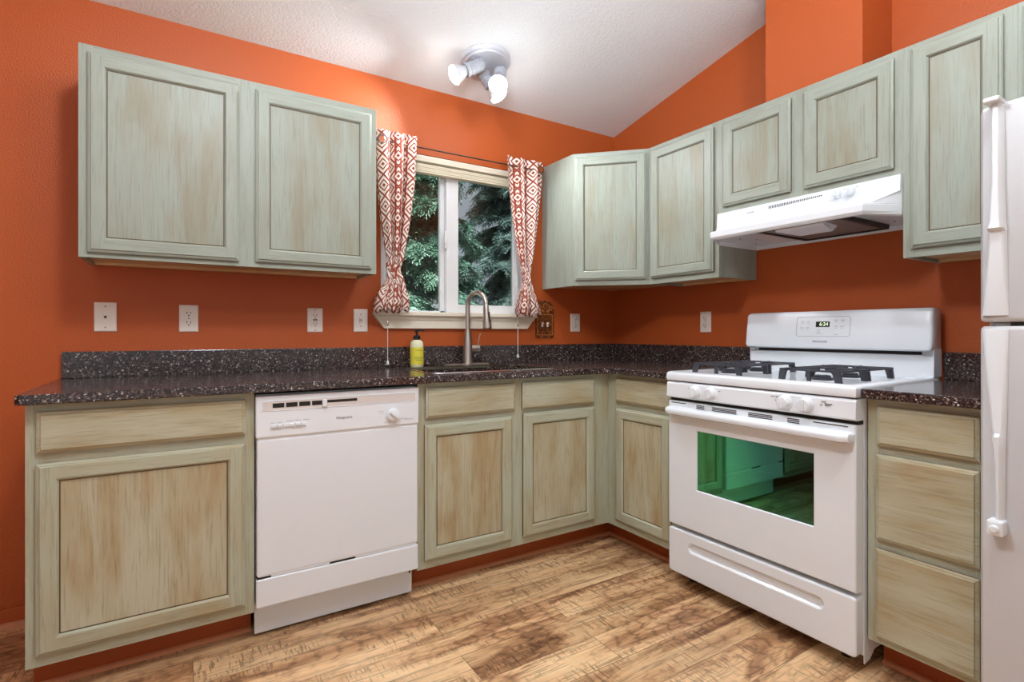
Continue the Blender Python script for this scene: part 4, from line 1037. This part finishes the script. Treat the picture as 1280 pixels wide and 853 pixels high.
# ------------------------------------------------------------------ outside the window
MB().box(-14, 12, .4, 22, -.35, -.25).build('floor_lawn', M['grass'], kind='structure')
r = thing('wooden_fence', 'weathered brown board fence outside, low behind the trees', 'fence', (2.0, 8.4, -.25))
b = MB()
for k in range(60): b.box(-6 + k * .152, -6 + k * .152 + .146, 0, .018, 0, 1.75 + .01 * (k % 2))
b.build('boards', M['fence'], r)
b = MB(); b.box(-6, 3.1, .02, .06, .3, .39); b.box(-6, 3.1, .02, .06, 1.3, 1.39); b.build('rails', M['fence'], r)
def conifer(label, x, y, h, rad, leafm, seed, zmin, nb, dens, name='conifer_tree'):
    r = thing(name, label, 'tree', (x, y, -.25), 0, 'trees outside the window'); rnd = random.Random(seed)
    b = MB(); b.tube([(0, 0, 0), (.02, 0, h * .5), (0, 0, h)], [.14, .09, .02], 10); b.build('trunk', M['bark'], r, smooth=True)
    f = MB(); tw = MB(); bm = f.bm
    for k in range(nb):
        z = zmin + (h - zmin) * (k / nb) ** 1.1; a = rnd.uniform(0, 2 * math.pi); L = rad * (1 - z / h * .85) * rnd.uniform(.75, 1.1)
        d = Vector((math.cos(a), math.sin(a), 0)); side = Vector((-d.y, d.x, 0))
        pts = []
        for q in range(6):
            t = q / 5; pts.append(d * (L * t) + Vector((0, 0, z + .10 * L * t - .42 * L * t * t)))
        tw.tube(pts, [.018, .014, .011, .008, .005, .003], 5)
        for q in range(int(dens * L)):
            t = rnd.uniform(.18, 1) ; i = min(4, int(t * 5)); p = pts[i].lerp(pts[i + 1], t * 5 - i)
            sd = side * rnd.choice((-1, 1)); ln = rnd.uniform(.13, .30) * (1.25 - t * .6)
            dirv = (sd * rnd.uniform(.5, 1) + d * rnd.uniform(.2, .8) + Vector((0, 0, rnd.uniform(-.75, -.05)))).normalized()
            up = Vector((rnd.uniform(-.4, .4), rnd.uniform(-.4, .4), 1)).normalized(); wv = dirv.cross(up).normalized()
            # a drooping spray made of short leaflets on both sides
            m_ = 5
            for s in range(m_):
                c0 = p + dirv * (ln * s / m_) + Vector((0, 0, -.3 * ln * (s / m_) ** 2))
                for sg in (-1, 1):
                    tip = c0 + wv * sg * ln * .30 * (1 - s / m_ * .6) + dirv * ln * .34 + Vector((0, 0, -.02 * rnd.random()))
                    mid = c0.lerp(tip, .5) + up.cross(wv) * .012
                    try: bm.faces.new([bm.verts.new(c0), bm.verts.new(mid + dirv * .012), bm.verts.new(tip), bm.verts.new(mid - dirv * .012)])
                    except ValueError: pass
    o = f.build('foliage', leafm, r); o['kind'] = 'stuff'
    tw.build('branches', M['bark'], r)
    return r
conifer('blue-green fir close behind the left window pane', -.55, 2.55, 4.6, 1.35, M['leaf'], 11, .35, 130, 300)
conifer('grey-green spruce behind the right window pane', 1.75, 3.9, 6.0, 1.45, M['leaf2'], 5, .5, 160, 330)
conifer('dark spruce standing between and behind the two nearer trees', .15, 6.3, 8.0, 1.5, M['leaf'], 23, .4, 150, 200)
conifer('grey-green spruce farther right, partly hidden by the right curtain', 4.2, 6.0, 7.5, 1.6, M['leaf2'], 31, .4, 120, 160)
